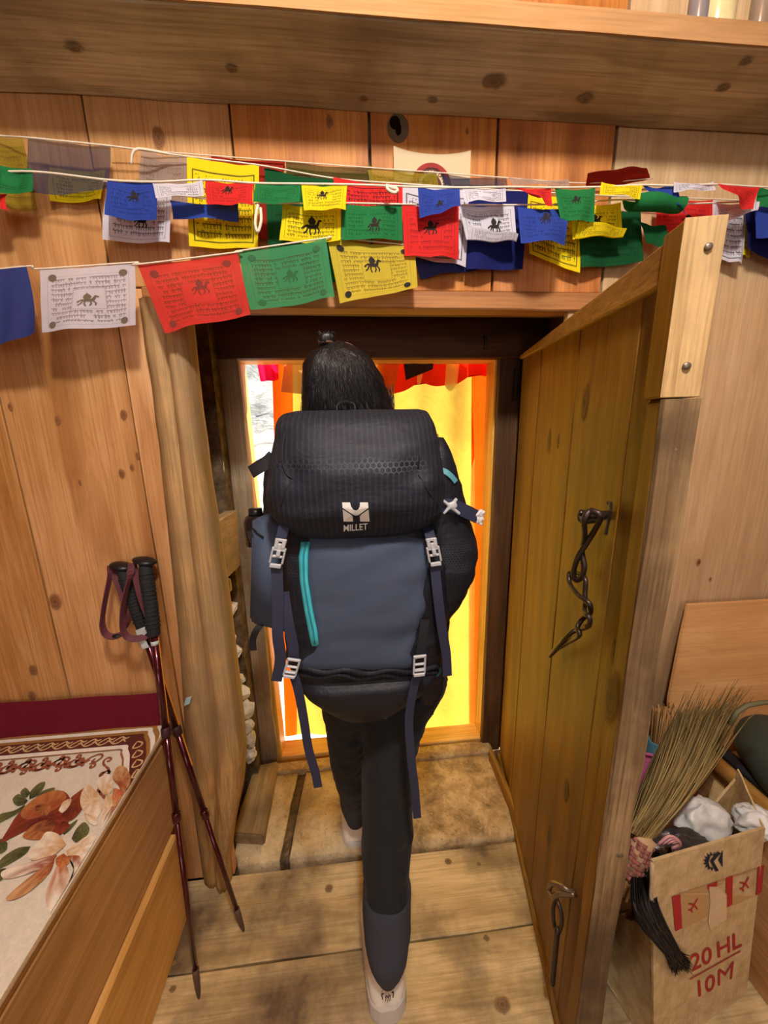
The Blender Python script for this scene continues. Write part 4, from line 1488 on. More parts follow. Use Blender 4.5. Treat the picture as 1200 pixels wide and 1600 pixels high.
for s in (-1, 1):
    e = MB()
    e.ellipsoid(Hd + Vector((s * .030, .080, .010)), (.0125, .0115, .0115), 14, 10)
    eo = e.build('eye', M_EYE, per)
    e = MB()
    e.ellipsoid(Hd + Vector((s * .030, .0895, .009)), (.0055, .003, .0055), 10, 6)
    e.build('iris', M_IRIS, eo)
    e = MB()
    e.tube(smoothline([Hd + Vector((s * .014, .094, .030)), Hd + Vector((s * .03, .092, .036)), Hd + Vector((s * .048, .080, .030))], 4), .0028, 6)
    e.build('eyebrow', M_HAIR, per)
e = MB()
e.ellipsoid(Hd + Vector((0, .091, -.056)), (.021, .007, .0045), 14, 8)
e.ellipsoid(Hd + Vector((0, .090, -.063)), (.017, .007, .005), 14, 8)
remesh(e, .0015, 2).build('mouth', M_LIP, per)

# hair: a shoulder-length bob seen from behind with a small tuft on top
hr = [(534, 510, 538, .90, 1.0), (540, 496, 558, .872, 1.03), (550, 482, 575, .855, 1.035), (567, 474, 589, .842, 1.02), (590, 470, 601, .838, .985), (615, 471, 609, .838, .985), (640, 472, 614, .84, .98), (665, 478, 612, .85, .975), (682, 492, 600, .87, .965)]
hm = loft(hr, 40, 2.3, wr=.005, sub=5, wf=22)
hair = hm.build('hair', M_HAIR, per)
hb = bvh_of(hm)
st = MB()
crown = at(512, 540, Y=.89)
for k in range(420):
    # strands combed down over the hair surface
    x0 = random.uniform(476, 606)
    y1 = random.uniform(600, 660)
    pts = []
    cxp = 508 + (x0 - 508) * .18
    for i in range(7):
        f = i / 6
        y = 545 + (y1 - 545) * f
        x = cxp + (x0 - cxp) * (f ** .6) + random.uniform(-1, 1)
        d = Vector(ray(x, y))
        h = hb.ray_cast(Vector(CAM), d.normalized())
        if h[0] is None:
            continue
        pts.append(h[0] - d.normalized() * random.uniform(.0005, .003))
    if len(pts) > 3:
        st.tube(pts, [.0009] * (len(pts) - 1) + [.0003], 3, cap=False)
for k in range(90):    # flyaway ends at the outline
    x0 = random.choice((random.uniform(470, 478), random.uniform(604, 614), random.uniform(480, 600)))
    p0 = at(x0, random.uniform(600, 630), Y=.90)
    p1 = at(x0 + random.uniform(-5, 6), random.uniform(640, 655), Y=.895)
    st.tube([p0, p0.lerp(p1, .5) + Vector((random.uniform(-.002, .002), 0, 0)), p1], [.0007, .0007, .0002], 3, cap=False)
so_ = st.build('hair_strands', M_HAIR, hair, fixn=False)
so_['kind'] = 'stuff'
tf = MB()
tp = at(510, 533, Y=.90)
tf.ellipsoid(tp + Vector((.0, 0, .004)), (.020, .020, .016), 14, 10).jitter(.006, 60)
for k in range(30):
    a = random.uniform(0, 2 * PI)
    q = tp + Vector((.02 * math.cos(a), .015 * math.sin(a), .008))
    tf.tube([tp, q + Vector((0, 0, .010)), q + Vector((random.uniform(-.008, .008), 0, random.uniform(-.004, .012)))], [.002, .0014, .0004], 4)
tfo = tf.build('hair_tuft', M_HAIR, per)
tfo['kind'] = 'stuff'
tie = MB()
tie.tube([tp + Vector((.016 * math.cos(2 * PI * k / 14), .016 * math.sin(2 * PI * k / 14), -.004)) for k in range(15)], .003, 6)
tie.build('hair_tie', plain('brown_elastic', srgb(96, 62, 48), .7), per)

# trousers
tr = MB()
legR = [(1085, 560, 702, .79, .99), (1120, 563, 684, .775, .965), (1180, 568, 656, .755, .92), (1250, 567, 648, .73, .885), (1330, 566, 645, .70, .84), (1400, 569, 641, .665, .795), (1430, 570, 641, .645, .775)]
legL = [(1085, 503, 590, .81, .99), (1120, 503, 585, .82, .98), (1160, 510, 577, .855, 1.0), (1200, 516, 572, .89, 1.02), (1240, 526, 572, .92, 1.04), (1262, 533, 572, .945, 1.06)]
a_ = loft(legR, 30, 2.2, sub=5)
tr.add(a_.v, a_.f, smooth=True)
a_ = loft(legL, 30, 2.2, sub=5)
tr.add(a_.v, a_.f, smooth=True)
tr.tube([Vector((.04, .90, .80)), Vector((.04, .90, .88)), Vector((.04, .905, .96)), Vector((.035, .905, 1.03))], [.12, .16, .158, .145], 24, flat=.74, up=(0, 1, 0))
tm = remesh(tr, .007, 4)
for v in tm.v:
    k = mnoise.noise(Vector((v.x * 22, v.y * 22, v.z * 40))) * .0035 + mnoise.noise(Vector((v.x * 9, v.y * 9, v.z * 14 + v.x * 10))) * .005
    v.x += k
    v.y -= k
trob = tm.build('trousers', M_TROU, per)
cf = loft([(1422, 568, 643, .647, .78), (1440, 568, 643, .636, .768), (1480, 569, 642, .612, .745), (1508, 572, 639, .596, .73), (1524, 577, 634, .594, .725), (1533, 584, 627, .602, .715)], 30, 2.2, sub=5, wr=.0025, wf=26)
cf.build('trouser_cuff', M_CUFF, per)
cf = loft([(1258, 531, 574, .943, 1.07), (1272, 533, 574, .95, 1.08), (1288, 540, 573, .965, 1.085)], 24, 2.2, sub=4)
cf.build('trouser_cuff', M_CUFF, per)


def shoe(heel, ang, pitch=0):
    """heel: world point on the ground at the back of the heel; length runs towards +Y"""
    L, Wd = .265, .116
    out, sole = MB(), MB()
    ca, sa = math.cos(ang), math.sin(ang)

    def T(x, y, z):
        yy, zz = y * math.cos(pitch) - z * math.sin(pitch), y * math.sin(pitch) + z * math.cos(pitch)
        return Vector((heel.x + x * ca - yy * sa, heel.y + x * sa + yy * ca, heel.z + zz))
    prof = [(0, .17, .080), (.005, .27, .090), (.014, .35, .100), (.028, .39, .115), (.06, .42, .12), (.10, .44, .112), (.15, .47, .085), (.19, .50, .066), (.225, .47, .054), (.25, .36, .042), (.264, .16, .03)]
    n = 20
    vs = []
    for (y, hw, h) in prof:
        for k in range(n):
            a = 2 * PI * k / n
            c_, s_ = math.cos(a), math.sin(a)
            x = Wd * hw * math.copysign(abs(c_) ** .75, c_)
            z = .014 + (h - .014) * (.5 + .5 * math.copysign(abs(s_) ** .8, s_))
            if s_ > 0:
                x *= 1 - .35 * s_ * min(1, h / .1)
            vs.append(T(x, y + (.016 * (z / h) if y < .03 else 0), z))
    m = len(prof)
    fs = [(i * n + k, i * n + (k + 1) % n, (i + 1) * n + (k + 1) % n, (i + 1) * n + k) for i in range(m - 1) for k in range(n)] + [tuple(range(n)), tuple(range((m - 1) * n, m * n))]
    out.add(vs, fs, smooth=True)
    so2 = []
    for (y, hw, h) in [(-.005, .14, 0)] + prof[1:-1] + [(.272, .14, 0)]:
        so2.append((y, hw + .03))
    pts = [(-w_ * Wd, y) for y, w_ in so2] + [(w_ * Wd, y) for y, w_ in so2[::-1]]
    sole.add([T(x, y, .0) for x, y in pts] + [T(x * .97, y + (.006 if y < .05 else 0), .044 - .012 * min(1, max(0, y) / .1)) for x, y in pts], [tuple(range(len(pts)))[::-1], tuple(range(len(pts), 2 * len(pts)))] + [(i, (i + 1) % len(pts), len(pts) + (i + 1) % len(pts), len(pts) + i) for i in range(len(pts))])
    s = out.build('shoe', M_SHOE, per)
    sole.build('sole', M_SOLE, s, .004)
    return s, T


hz = at(604, 1592, Z=0)
s1, T1 = shoe(Vector((.043, .611, 0)), .02)
# heel mark: two brackets round two small strokes
mk = MB()


def hl(x, z):
    return T1(x, -.004 + .014 * (x / .02) ** 2 + .012 * (z / .1), z)


for sg in (-1, 1):
    mk.tube(smoothline([hl(sg * .010, .086), hl(sg * .0135, .080), hl(sg * .0145, .074), hl(sg * .0125, .067)], 4), .0013, 5)
for xx in (-.005, .0, .005):
    mk.tube([hl(xx - .001, .068), hl(xx + .0005, .082)], .0011, 5)
mk.tube(smoothline([hl(-.006, .078), hl(-.003, .084), hl(.0, .078), hl(.003, .084), hl(.006, .078)], 4), .001, 5)
mko = mk.build('heel_mark', M_MARK, s1)
mko['kind'] = 'stuff'
s2, T2 = shoe(Vector((-.028, 1.000, -.012)), .0, 0)

# jacket
jk = MB()
jk.tube(smoothline([(.035, .915, .90), (.034, .915, 1.0), (.025, .925, 1.15), (.015, .935, 1.28), (.008, .94, 1.375), (.004, .945, 1.42)], 5), [.150, .148, .146, .145, .144, .143, .142, .143, .144, .145, .146, .146, .146, .144, .14, .135, .128, .12, .11, .10, .09, .08, .075, .07, .065, .06], 28, flat=.62, up=(0, 1, 0))
for s in 'rl':
    limb(jk, [J['nb'].lerp(J[s + 's'], .3), J[s + 's'], J[s + 's'].lerp(J[s + 'e'], .5), J[s + 'e']], [.065, .062, .056, .050], 18)
    limb(jk, [J[s + 'e'], J[s + 'e'].lerp(J[s + 'w'], .5), J[s + 'e'].lerp(J[s + 'w'], .92)], [.056, .048, .036], 18)
jm = remesh(jk, .007, 5)
for v in jm.v:
    k = mnoise.noise(Vector((v.x * 14, v.y * 14, v.z * 30))) * .006
    v.x += k
    v.y -= k
jm.build('jacket', M_JACK, per)
cl_ = MB()
cl_.tube([Vector((.002 + .062 * math.cos(2 * PI * k / 20), .945 + .058 * math.sin(2 * PI * k / 20), 1.43 + .012 * math.sin(2 * PI * k / 20))) for k in range(21)], .015, 8)
cl_.build('collar', M_JACK, per)

# ------------------------------------------------------------------ the backpack
def pack_mat(name, base, lite, scale=150, rib=True, rough=.5, glint_z=None, hexc=None):
    """ripstop: fine vertical ribs and a faint woven honeycomb"""
    t = NT(name)
    o = t.obj()
    sp = t.n('SeparateXYZ')
    t.put(sp.inputs[0], o)
    # hexagon lattice on X, Z
    X = t.math('MULTIPLY', sp.outputs[0], scale)
    Z = t.math('MULTIPLY', sp.outputs[2], scale)

    def cell(ox, oz):
        gx = t.math('SUBTRACT', t.math('FLOORED_MODULO', t.math('ADD', X, ox), 1.), .5)
        gz = t.math('SUBTRACT', t.math('FLOORED_MODULO', t.math('ADD', Z, oz), 1.7320508), .8660254)
        return t.math('ABSOLUTE', gx), t.math('ABSOLUTE', gz)

    def far(g):
        return t.math('MAXIMUM', g[0], t.math('ADD', t.math('MULTIPLY', g[0], .5), t.math('MULTIPLY', g[1], .8660254)))
    ed_ = t.math('MINIMUM', far(cell(0, 0)), far(cell(.5, .8660254)))
    edge = t.math('GREATER_THAN', ed_, .42)
    if glint_z is None:
        pat = t.noise(t.mapping(o, (7, 7, 16)), 1, 3, .6)
        m = t.ramp(pat, [(.52, (0, 0, 0)), (.64, (.7, .7, .7))])
    else:
        dz = t.math('ABSOLUTE', t.math('SUBTRACT', t.math('ADD', sp.outputs[2], t.math('MULTIPLY', t.math('SUBTRACT', t.noise(t.mapping(o, (9, 1, 1)), 1, 2), .5), .05)), glint_z))
        m = t.ramp(dz, [(.005, (1, 1, 1)), (.015, (0, 0, 0))])  # woven lattice lightened only along this band, a painted highlight
        m = t.math('MULTIPLY', m, t.ramp(t.math('ADD', sp.outputs[0], t.math('MULTIPLY', t.noise(o, 30, 3), .1)), [(.0, (.25, .25, .25)), (.06, (1, 1, 1)), (.13, (.9, .9, .9)), (.17, (0, 0, 0))]))
    n = t.noise(o, 18, 5, .6)
    col = t.mix(t.math('MULTIPLY', t.math('MULTIPLY', edge, m), .8), base, hexc or lite)
    rb = t.math('SINE', t.math('MULTIPLY', sp.outputs[0], 640))
    col = t.mix(t.math('MULTIPLY', t.math('GREATER_THAN', rb, .5), .20 if rib else .04), col, lite)
    h = t.math('ADD', t.math('MULTIPLY', n, 1.0), t.math('MULTIPLY', edge, .12))
    fold = t.noise(t.mapping(o, (14, 14, 34)), 1, 4, .6, .8)
    h = t.math('ADD', h, t.math('MULTIPLY', fold, .8))
    return t.done(t.bsdf(col, rough, 0, t.bump(h, .5, .006), .3))


M_PACK = pack_mat('dark_ripstop_nylon', srgb(28, 31, 40), srgb(64, 70, 84), 105, rough=.62, glint_z=at(570, 730, Y=.61).z - .80, hexc=srgb(92, 96, 106))
M_PACKF = pack_mat('dark_ripstop_nylon_side', srgb(24, 26, 33), srgb(74, 80, 92), 170, False)
M_STRETCH = plain('slate_blue_stretch_panel', srgb(60, 72, 92), .75, nscale=600, namt=.12, bump=.25, dist=.0012, blot=10)
M_PAD = plain('slate_blue_pad', srgb(62, 75, 96), .75, nscale=500, namt=.12, bump=.2, blot=5)
M_WEB = plain('navy_webbing', srgb(40, 44, 66), .7, nscale=900, namt=.2, bump=.4, dist=.0008)
M_WEBD = plain('black_webbing', srgb(22, 22, 28), .7, nscale=900, namt=.2, bump=.4)
M_TEAL = plain('teal_zip_tape', srgb(62, 178, 188), .55, nscale=500, namt=.12, bump=.3)
M_BUCK = plain('pale_grey_buckle', srgb(176, 178, 180), .4, nscale=100, namt=.06, spec=.5)
M_LOGO = plain('silver_print', srgb(230, 230, 222), .5, namt=.05)
M_BLACK = plain('black_plastic', srgb(20, 20, 22), .35)

pk = thing('backpack', 'large dark navy trekking backpack with slate blue front panel and teal zip on the person', 'backpack', (.03, .78, .80))
mainr = [(800, 436, 688, .690, .86), (832, 440, 690, .672, .868), (880, 441, 694, .655, .872), (940, 442, 697, .650, .872), (1000, 447, 694, .652, .87), (1034, 451, 692, .658, .868), (1050, 455, 690, .672, .865), (1058, 458, 688, .668, .862), (1070, 464, 682, .660, .86), (1088, 478, 668, .662, .855), (1106, 503, 642, .678, .845), (1119, 530, 612, .71, .83), (1125, 552, 588, .74, .80)]
mm = loft(mainr, 56, 3.2, wr=.0045, seed=3, sub=6)
main = mm.build('main_compartment', M_PACKF, pk)
mainb = bvh_of(mm)
lidr = [(641, 460, 652, .735, .85), (645, 441, 664, .700, .872), (660, 432, 671, .660, .88), (698, 427, 682, .625, .882), (744, 423, 688, .608, .882), (788, 423, 690, .612, .88), (812, 431, 685, .627, .875), (828, 452, 668, .648, .868), (838, 478, 645, .69, .85)]
lm = loft(lidr, 64, 3.4, wr=.006, seed=11, sub=7, wf=13)
# pinched side folds of the lid
for v in lm.v:
    for (px, py, dz) in ((452, 742, .020), (650, 738, .016)):
        c = at(px, py, Y=.612)
        d = (v - c).length
        v.y += dz * math.exp(-(d / .022) ** 2)
lid = lm.build('lid_pocket', M_PACK, pk)
lidb = bvh_of(lm)


def on(b, x, y, off=.002, Y=.68):
    d = Vector(ray(x, y)).normalized()
    h = b.ray_cast(Vector(CAM), d)
    if h[0] is None:
        return at(x, y, Y=Y)
    return h[0] - d * off


def patch(b, left, right, ys, nu, nv, off, thick=.0):
    """surface patch following b between two pixel curves"""
    yl = [p[1] for p in left]
    mb = MB()

    def fn(u, v):
        y = ys[0] + (ys[1] - ys[0]) * v
        xa = np.interp(y, [p[1] for p in left], [p[0] for p in left])
        xb = np.interp(y, [p[1] for p in right], [p[0] for p in right])
        e = min(u, 1 - u, v, 1 - v)
        return on(b, xa + (xb - xa) * u, y, off if e > .001 else -.003)
    mb.grid(fn, nu, nv)
    return mb


panel = patch(mainb, [(482, 838), (478, 880), (484, 940), (494, 1000), (492, 1018), (470, 1030), (468, 1044)], [(672, 838), (668, 900), (664, 950), (652, 1000), (640, 1020), (646, 1034), (646, 1046)], (838, 1048), 30, 30, .005)
for v in panel.v:          # diagonal pull folds
    v += Vector((0, -1, 0)) * .0030 * math.sin((v.z * 2.2 - v.x * .9) * 34 + 1.2 * math.sin(v.x * 18)) * max(0, min(1, (v.x - .0) * 9))
panel.build('front_panel', M_STRETCH, pk)
zip_ = patch(mainb, [(471, 838), (466, 870), (468, 910), (475, 955), (481, 985), (486, 1010)], [(487, 838), (482, 870), (482, 905), (490, 955), (497, 985), (499, 1006)], (845, 1011), 6, 26, .009)
zo = zip_.build('zip', M_TEAL, pk)
zt_ = MB()
zt_.tube([on(mainb, np.interp(y, [845, 870, 910, 955, 985, 1008], [478, 474, 475, 482.5, 489, 492]), y, .0105) for y in np.linspace(847, 1006, 24)], .0016, 6)
zt_.build('zip_coil', plain('dark_teal_coil', srgb(40, 128, 140), .5), zo)
# compression seams above the bottom compartment
for i, (yy, rr) in enumerate(((1049, .0055), (1057, .005))):
    sm_ = MB()
    sm_.tube([on(mainb, x, yy + 3 * math.sin(x * .09 + i) + (abs(x - 570) / 100) ** 2 * -4, .001) for x in np.linspace(462, 684, 36)], rr, 8)
    sm_.build('cinch_seam', M_PACK, pk)

for ln in ([(452, 652), (444, 680), (441, 715), (446, 738), (457, 748)], [(440, 790), (446, 768), (457, 750)], [(661, 652), (657, 680), (656, 712), (653, 732)], [(684, 790), (668, 766), (654, 742)]):
    s__ = MB()
    s__.tube(smoothline([on(lidb, x, y, .0006) for x, y in ln], 5), .0016, 6)
    s__.build('lid_seam', M_WEBD, pk)
# right side pocket bulging, left sit pad in its pocket
sp_ = loft([(684, 660, 690, .72, .84), (712, 655, 702, .70, .85), (760, 650, 716, .695, .855), (800, 650, 728, .69, .858), (850, 652, 740, .688, .86), (895, 652, 740, .69, .86), (930, 652, 729, .70, .855), (955, 655, 712, .715, .85), (972, 658, 698, .73, .84)], 36, 2.5, wr=.006, seed=20, sub=5)
sp_.build('side_pocket', M_PACKF, pk)
spb = bvh_of(sp_)
hp = loft([(968, 650, 700, .74, .90), (1000, 645, 698, .745, .93), (1050, 640, 694, .76, .95), (1085, 640, 686, .78, .95), (1105, 645, 668, .80, .93)], 28, 2.4, wr=.004, seed=33, sub=4)
hp.build('hip_fin', M_PACKF, pk)
pdm = MB()
pq = [at(390, 808, Y=.745), at(438, 834, Y=.715), at(446, 992, Y=.712), at(386, 976, Y=.745)]
pdm.hexa([pq[3], pq[2], pq[2] + Vector((.02, .08, 0)), pq[3] + Vector((.03, .085, 0)), pq[0], pq[1], pq[1] + Vector((.02, .08, 0)), pq[0] + Vector((.03, .085, 0))])
pdo = pdm.build('sit_pad', M_PAD, pk, .010, seg=3)
for p in pdo.data.polygons:
    p.use_smooth = True
fl_ = MB()
fl_.tube([at(393, 824, Y=.741), at(402, 832, Y=.735), at(412, 840, Y=.729)], .0016, 6)
fl_.build('pad_crease', M_BLACK, pdo)

# lettering and emblem on the lid
lg = MB()


def lgp(u, v):
    """emblem box: u 0..1 left-right, v 0..1 bottom-top"""
    x = 534.5 + 40.5 * u + (1 - v) * 2.5
    y = 815 - 30 * v
    return on(lidb, x, y, .004)


LP = [[(0, 0), (0, 1), (.28, 1), (.36, .62), (.5, .5), (.64, .62), (.72, 1), (1, 1), (1, .0), (.72, .0), (.68, .45), (.5, .32), (.32, .45), (.28, .0)]]


def fan_poly(mb, poly, fn, col=None, sub=1):
    """fills a (possibly concave) 2-D polygon and maps it with fn"""
    from mathutils.geometry import tessellate_polygon
    tri = tessellate_polygon([[Vector((a, b, 0)) for a, b in poly]])
    mb.add([fn(a, b) for a, b in poly], [tuple(t) for t in tri], col=[col] * len(poly) if col else None)


# the M: two side blocks, a U notch at the top and a triangular slot at the foot
fan_poly(lg, [(0, 0), (0, .64), (.31, .36), (.36, .27), (.36, 0)], lgp)
fan_poly(lg, [(1, 0), (.64, 0), (.64, .27), (.69, .36), (1, .64)], lgp)
fan_poly(lg, [(0, .71), (0, 1), (.31, 1), (.33, .80), (.40, .63), (.5, .58), (.60, .63), (.67, .80), (.69, 1), (1, 1), (1, .71), (.68, .42), (.60, .34), (.5, .31), (.40, .34), (.32, .42)], lgp)
lg.build('emblem', M_LOGO, pk, fixn=False)
tx = text_mb('MILLET', 1, (0, 0, 0), (1, 0, 0), (0, 1, 0), 0, .012)
xs = [v.x for v in tx.v]
ysz = [v.y for v in tx.v]
x0_, x1_, y0_, y1_ = min(xs), max(xs), min(ysz), max(ysz)
for i, v in enumerate(tx.v):
    u, w_ = (v.x - x0_) / (x1_ - x0_), (v.y - y0_) / (y1_ - y0_)
    tx.v[i] = on(lidb, 537 + 37.5 * u, 830.5 - 10 * w_ - 3.0 * u, .003)
tx.build('lettering', M_LOGO, pk, fixn=False)


def strap(name, pts, wd=.019, mat=M_WEB, th=.0022, side=(1, 0, 0), parent=pk, n=6):
    mb = MB()
    mb.ribbon(smoothline(pts, n), side, wd, th)
    return mb.build(name, mat, parent)


def buckle(c, up, right, h=.040, w_=.026, kind=0, mat=M_BUCK):
    """side-release buckle or ladder lock: a frame with bars and a slot"""
    c, up, right = Vector(c), Vector(up).normalized(), Vector(right).normalized()
    out = up.cross(right).normalized()
    if out.y > 0:
        out = -out
    mb = MB()

    def B(x0, x1, y0, y1, d0=0, d1=.005):
        mb.hexa([c + right * x * w_ + up * y * h + out * d for d in (d0, d1) for x, y in ((x0, y0), (x1, y0), (x1, y1), (x0, y1))])
    if kind == 0:
        B(-.42, -.30, -.35, .10), B(.30, .42, -.35, .10)
        B(-.34, .34, -.50, -.36)
        B(-.42, .42, .08, .20)
        B(-.32, -.10, .18, .50, .0, .006), B(.10, .32, .18, .50, 0, .006)
        B(-.12, .12, .10, .34, .0, .007)
        B(-.34, .34, .40, .50)
        B(-.30, .30, -.14, -.06, .001, .006)
        B(-.10, .14, -.08, .14, .002, .008)
    else:
        B(-.46, -.32, -.46, .46), B(.32, .46, -.46, .46)
        B(-.46, .46, .36, .50), B(-.40, .40, -.52, -.36, 0, .008)
        B(-.36, .36, -.26, -.16, .001, .008)
        B(-.36, .36, .0, .10)
    return mb.build('buckle', mat, pk, .0012)


# lid straps with side-release buckles (upper pair) and their hanging webbing
UPL = [on(mainb, 436, 838, .006), on(mainb, 434, 862, .012)]
strap('lid_strap', [on(lidb, 444, 822, .003), at(440, 838, Y=.655), at(436, 852, Y=.652)])
strap('lid_strap', [on(lidb, 668, 824, .003), at(672, 838, Y=.655), at(676, 852, Y=.652)])
buckle(at(435, 864, Y=.648), at(440, 840, Y=.65) - at(430, 884, Y=.65), (1, 0, -.2), .056, .030)
buckle(at(677, 862, Y=.648), at(672, 838, Y=.65) - at(681, 884, Y=.65), (1, 0, .1), .056, .030)
strap('compression_strap', [at(432, 880, Y=.655), at(434, 930, Y=.648), at(434, 990, Y=.645), at(438, 1030, Y=.650), at(432, 1064, Y=.655)], .021)
strap('compression_strap', [at(679, 882, Y=.655), at(684, 930, Y=.648), at(691, 985, Y=.650), at(697, 1020, Y=.656), at(699, 1056, Y=.66)], .019)
strap('compression_strap', [at(443, 925, Y=.655), at(450, 970, Y=.648), at(458, 1010, Y=.648), at(459, 1030, Y=.65)], .020, M_WEB)
strap('compression_strap', [at(664, 968, Y=.652), at(660, 1000, Y=.648), at(656, 1026, Y=.648)], .018, M_WEBD)
buckle(at(456, 1042, Y=.644), at(462, 1022, Y=.644) - at(450, 1062, Y=.644), (1, 0, -.25), .040, .028, 1)
buckle(at(655, 1038, Y=.644), at(656, 1018, Y=.644) - at(654, 1060, Y=.644), (1, 0, .05), .044, .028, 1)
strap('hanging_strap', [at(458, 1052, Y=.650), at(466, 1078, Y=.652), at(474, 1120, Y=.662), at(482, 1170, Y=.668), at(492, 1205, Y=.668), at(497, 1230, Y=.668)], .018)
strap('hanging_strap', [at(653, 1050, Y=.650), at(645, 1080, Y=.654), at(639, 1125, Y=.660), at(642, 1180, Y=.655), at(648, 1230, Y=.652), at(652, 1278, Y=.65)], .018)
# right side: clip strap with a frayed end, teal pull tab, small cord
strap('side_strap', [on(spb, 680, 791, .006, .70), at(704, 790, Y=.682), at(728, 799, Y=.69), at(746, 808, Y=.70)], .026, M_WEB, .0025, (0, .1, 1))
fr_ = MB()
for k in range(14):
    c = at(748 + random.uniform(-4, 7), 808 + random.uniform(-9, 10), Y=.70)
    fr_.ellipsoid(c, (.005, .003, .005), 7, 5)
fr_ = remesh(fr_, .0016, 1)
fr_.jitter(.002, 200).build('frayed_end', plain('frayed_white_fibres', srgb(206, 202, 200), .9, nscale=300, namt=.4), pk)
xb = MB()
bc_ = at(707, 790, Y=.674)
for a_, b_ in (((691, 781), (718, 803)), ((693, 803), (714, 779))):
    pa, pb_ = at(*a_, Y=.675), at(*b_, Y=.677)
    xb.tube([pa, pa.lerp(pb_, .3), pa.lerp(pb_, .5), pa.lerp(pb_, .7), pb_], [.0032, .0045, .006, .0048, .0042], 8, flat=.8)
xb.ellipsoid(bc_, (.010, .004, .008), 10, 8)
remesh(xb, .0016, 2).build('clip', M_BUCK, pk)
tb = MB()
tb.ribbon(smoothline([at(684, 733, Y=.70), at(696, 737, Y=.692), at(706, 745, Y=.692), at(712, 753, Y=.695)], 5), (.3, .2, 1), .010, .003)
tb.build('pull_tab', plain('teal_pull_tab', srgb(86, 150, 160), .5), pk)
MB().tube(smoothline([at(684, 1035, Y=.70), at(688, 1048, Y=.695), at(683, 1056, Y=.695)], 4), .003, 6).build('pull_cord', plain('dark_teal_cord', srgb(30, 84, 84), .7), pk)
MB().tube(smoothline([at(664, 1098, Y=.80), at(670, 1106, Y=.80), at(676, 1116, Y=.80)], 4), [.0012] * 8 + [.003], 6).build('drawcord', M_WEBD, pk)
# left: strap loop ends
strap('side_strap', [at(428, 712, Y=.72), at(418, 722, Y=.715), at(404, 730, Y=.715), at(392, 738, Y=.72)], .024, M_WEBD, .0025, (0, .1, 1))
strap('side_strap', [at(408, 975, Y=.74), at(400, 986, Y=.735), at(395, 1000, Y=.74), at(396, 1016, Y=.745)], .014, M_WEBD, .0025, (1, .1, 0))
# harness: shoulder straps, hip belt, grab loop
for sg in (-1, 1):
    X = STRAPX * sg
    strap('shoulder_strap', [Vector((X * .8, .868, 1.30)), Vector((X * .85, .872, 1.40)), Vector((X * .95, .915, 1.452)), Vector((X, .985, 1.435)), Vector((X * 1.02, 1.045, 1.34)), Vector((X * 1.1, 1.068, 1.20)), Vector((X * 1.4, 1.045, 1.05)), Vector((X * 1.75, .93, .96)), Vector((X * 1.5, .868, .93))], .062, M_PACKF, .012, (1, 0, 0))
strap('hip_belt', [Vector((.035 + .172 * math.cos(a), .915 + .138 * math.sin(a), 1.0)) for a in np.linspace(-PI * .75, PI * 1.75, 40)], .075, M_PACKF, .016, (0, 0, 1), n=2)
strap('grab_loop', [at(527, 648, Y=.80), at(528, 632, Y=.815), at(540, 627, Y=.815), at(553, 632, Y=.815), at(555, 648, Y=.80)], .014, M_WEBD, .003, (0, 1, .2))
lb = MB()
lb.add([at(x, y, Y=.803) for x, y in ((542, 645), (553, 644), (553, 648), (542, 649))], [(0, 1, 2, 3)])
lb.build('white_label', M_LOGO, pk)

bt = thing('water_bottle', 'dark bottle top poking out of the left side pocket of the backpack', 'bottle', at(405, 830, Y=.79))
mb = MB()
p0 = at(404, 850, Y=.79)
mb.tube([p0, p0 + Vector((0, 0, .05)), p0 + Vector((0, 0, .06)), p0 + Vector((0, 0, .066))], [.026, .026, .022, .012], 20)
mb.build('bottle_body', plain('dark_bottle', srgb(26, 22, 22), .2, coat=.3), bt)
mb = MB()
mb.tube([p0 + Vector((0, 0, .064)), p0 + Vector((0, 0, .078))], [.015, .014], 16)
mb.build('bottle_cap', M_BLACK, bt)

# ------------------------------------------------------------------ bench at the left with its rug
random.seed(9)
BZ = .598
BX = at(250, 1155, Z=BZ).x
be = thing('bench', 'brown plywood box bench along the left side with an orange lower board', 'bench', (BX, .6, 0))
MB().box(-2.0, BX, -1.2, WY - .012, BZ - .02, BZ).build('seat_board', W_BENCH, be, .004)
rough_board(BX - .022, BX, -1.2, .925, .30, BZ - .021, 1, 14, .002, 41).build('side_board', W_BENCH, be, .006)
lf, ln = at(287, 1312, X=BX + .012), at(205, 1480, X=BX + .012)
rough_board(BX - .012, BX + .012, -1.2, .895, .0, .296, 1, 14, .003, 43).build('kick_board', W_BENCHL, be, .004)
MB().box(BX - .05, BX - .02, .86, .92, .0, .58).build('leg', W_BENCH, be)
MB().box(BX - .05, BX - .02, -.4, -.34, .0, .58).build('leg', W_BENCH, be)


def rug_mat():
    t = NT('floral_rug_pile')
    n = t.noise(t.obj(), 170, 4, .75)
    b = t.noise(t.obj(), 40, 5, .7)
    at_ = t.n('VertexColor', layer_name='col')
    hv = t.n('HueSaturation')
    t.put(hv.inputs['Color'], at_.outputs[0])
    t.put(hv.inputs['Value'], t.math('ADD', .58, t.math('ADD', t.math('MULTIPLY', n, .42), t.math('MULTIPLY', b, .34))))
    return t.done(t.bsdf(hv.outputs[0], .95, 0, t.bump(n, .5, .002), .05, 0, .15))


M_RUG = rug_mat()


def lin(r, g, b):
    return srgb(r, g, b)[:3]


CREAM, WHT, OCH, BRN, GOLD, SCR = lin(224, 216, 196), lin(238, 230, 214), lin(160, 112, 50), lin(96, 40, 24), lin(214, 180, 128), lin(150, 84, 56)
rug = thing('floral_rug', 'cream rug with red and white flowers and a brown chain border on the bench', 'rug', (BX - .4, .5, BZ))
RZ = BZ + .012


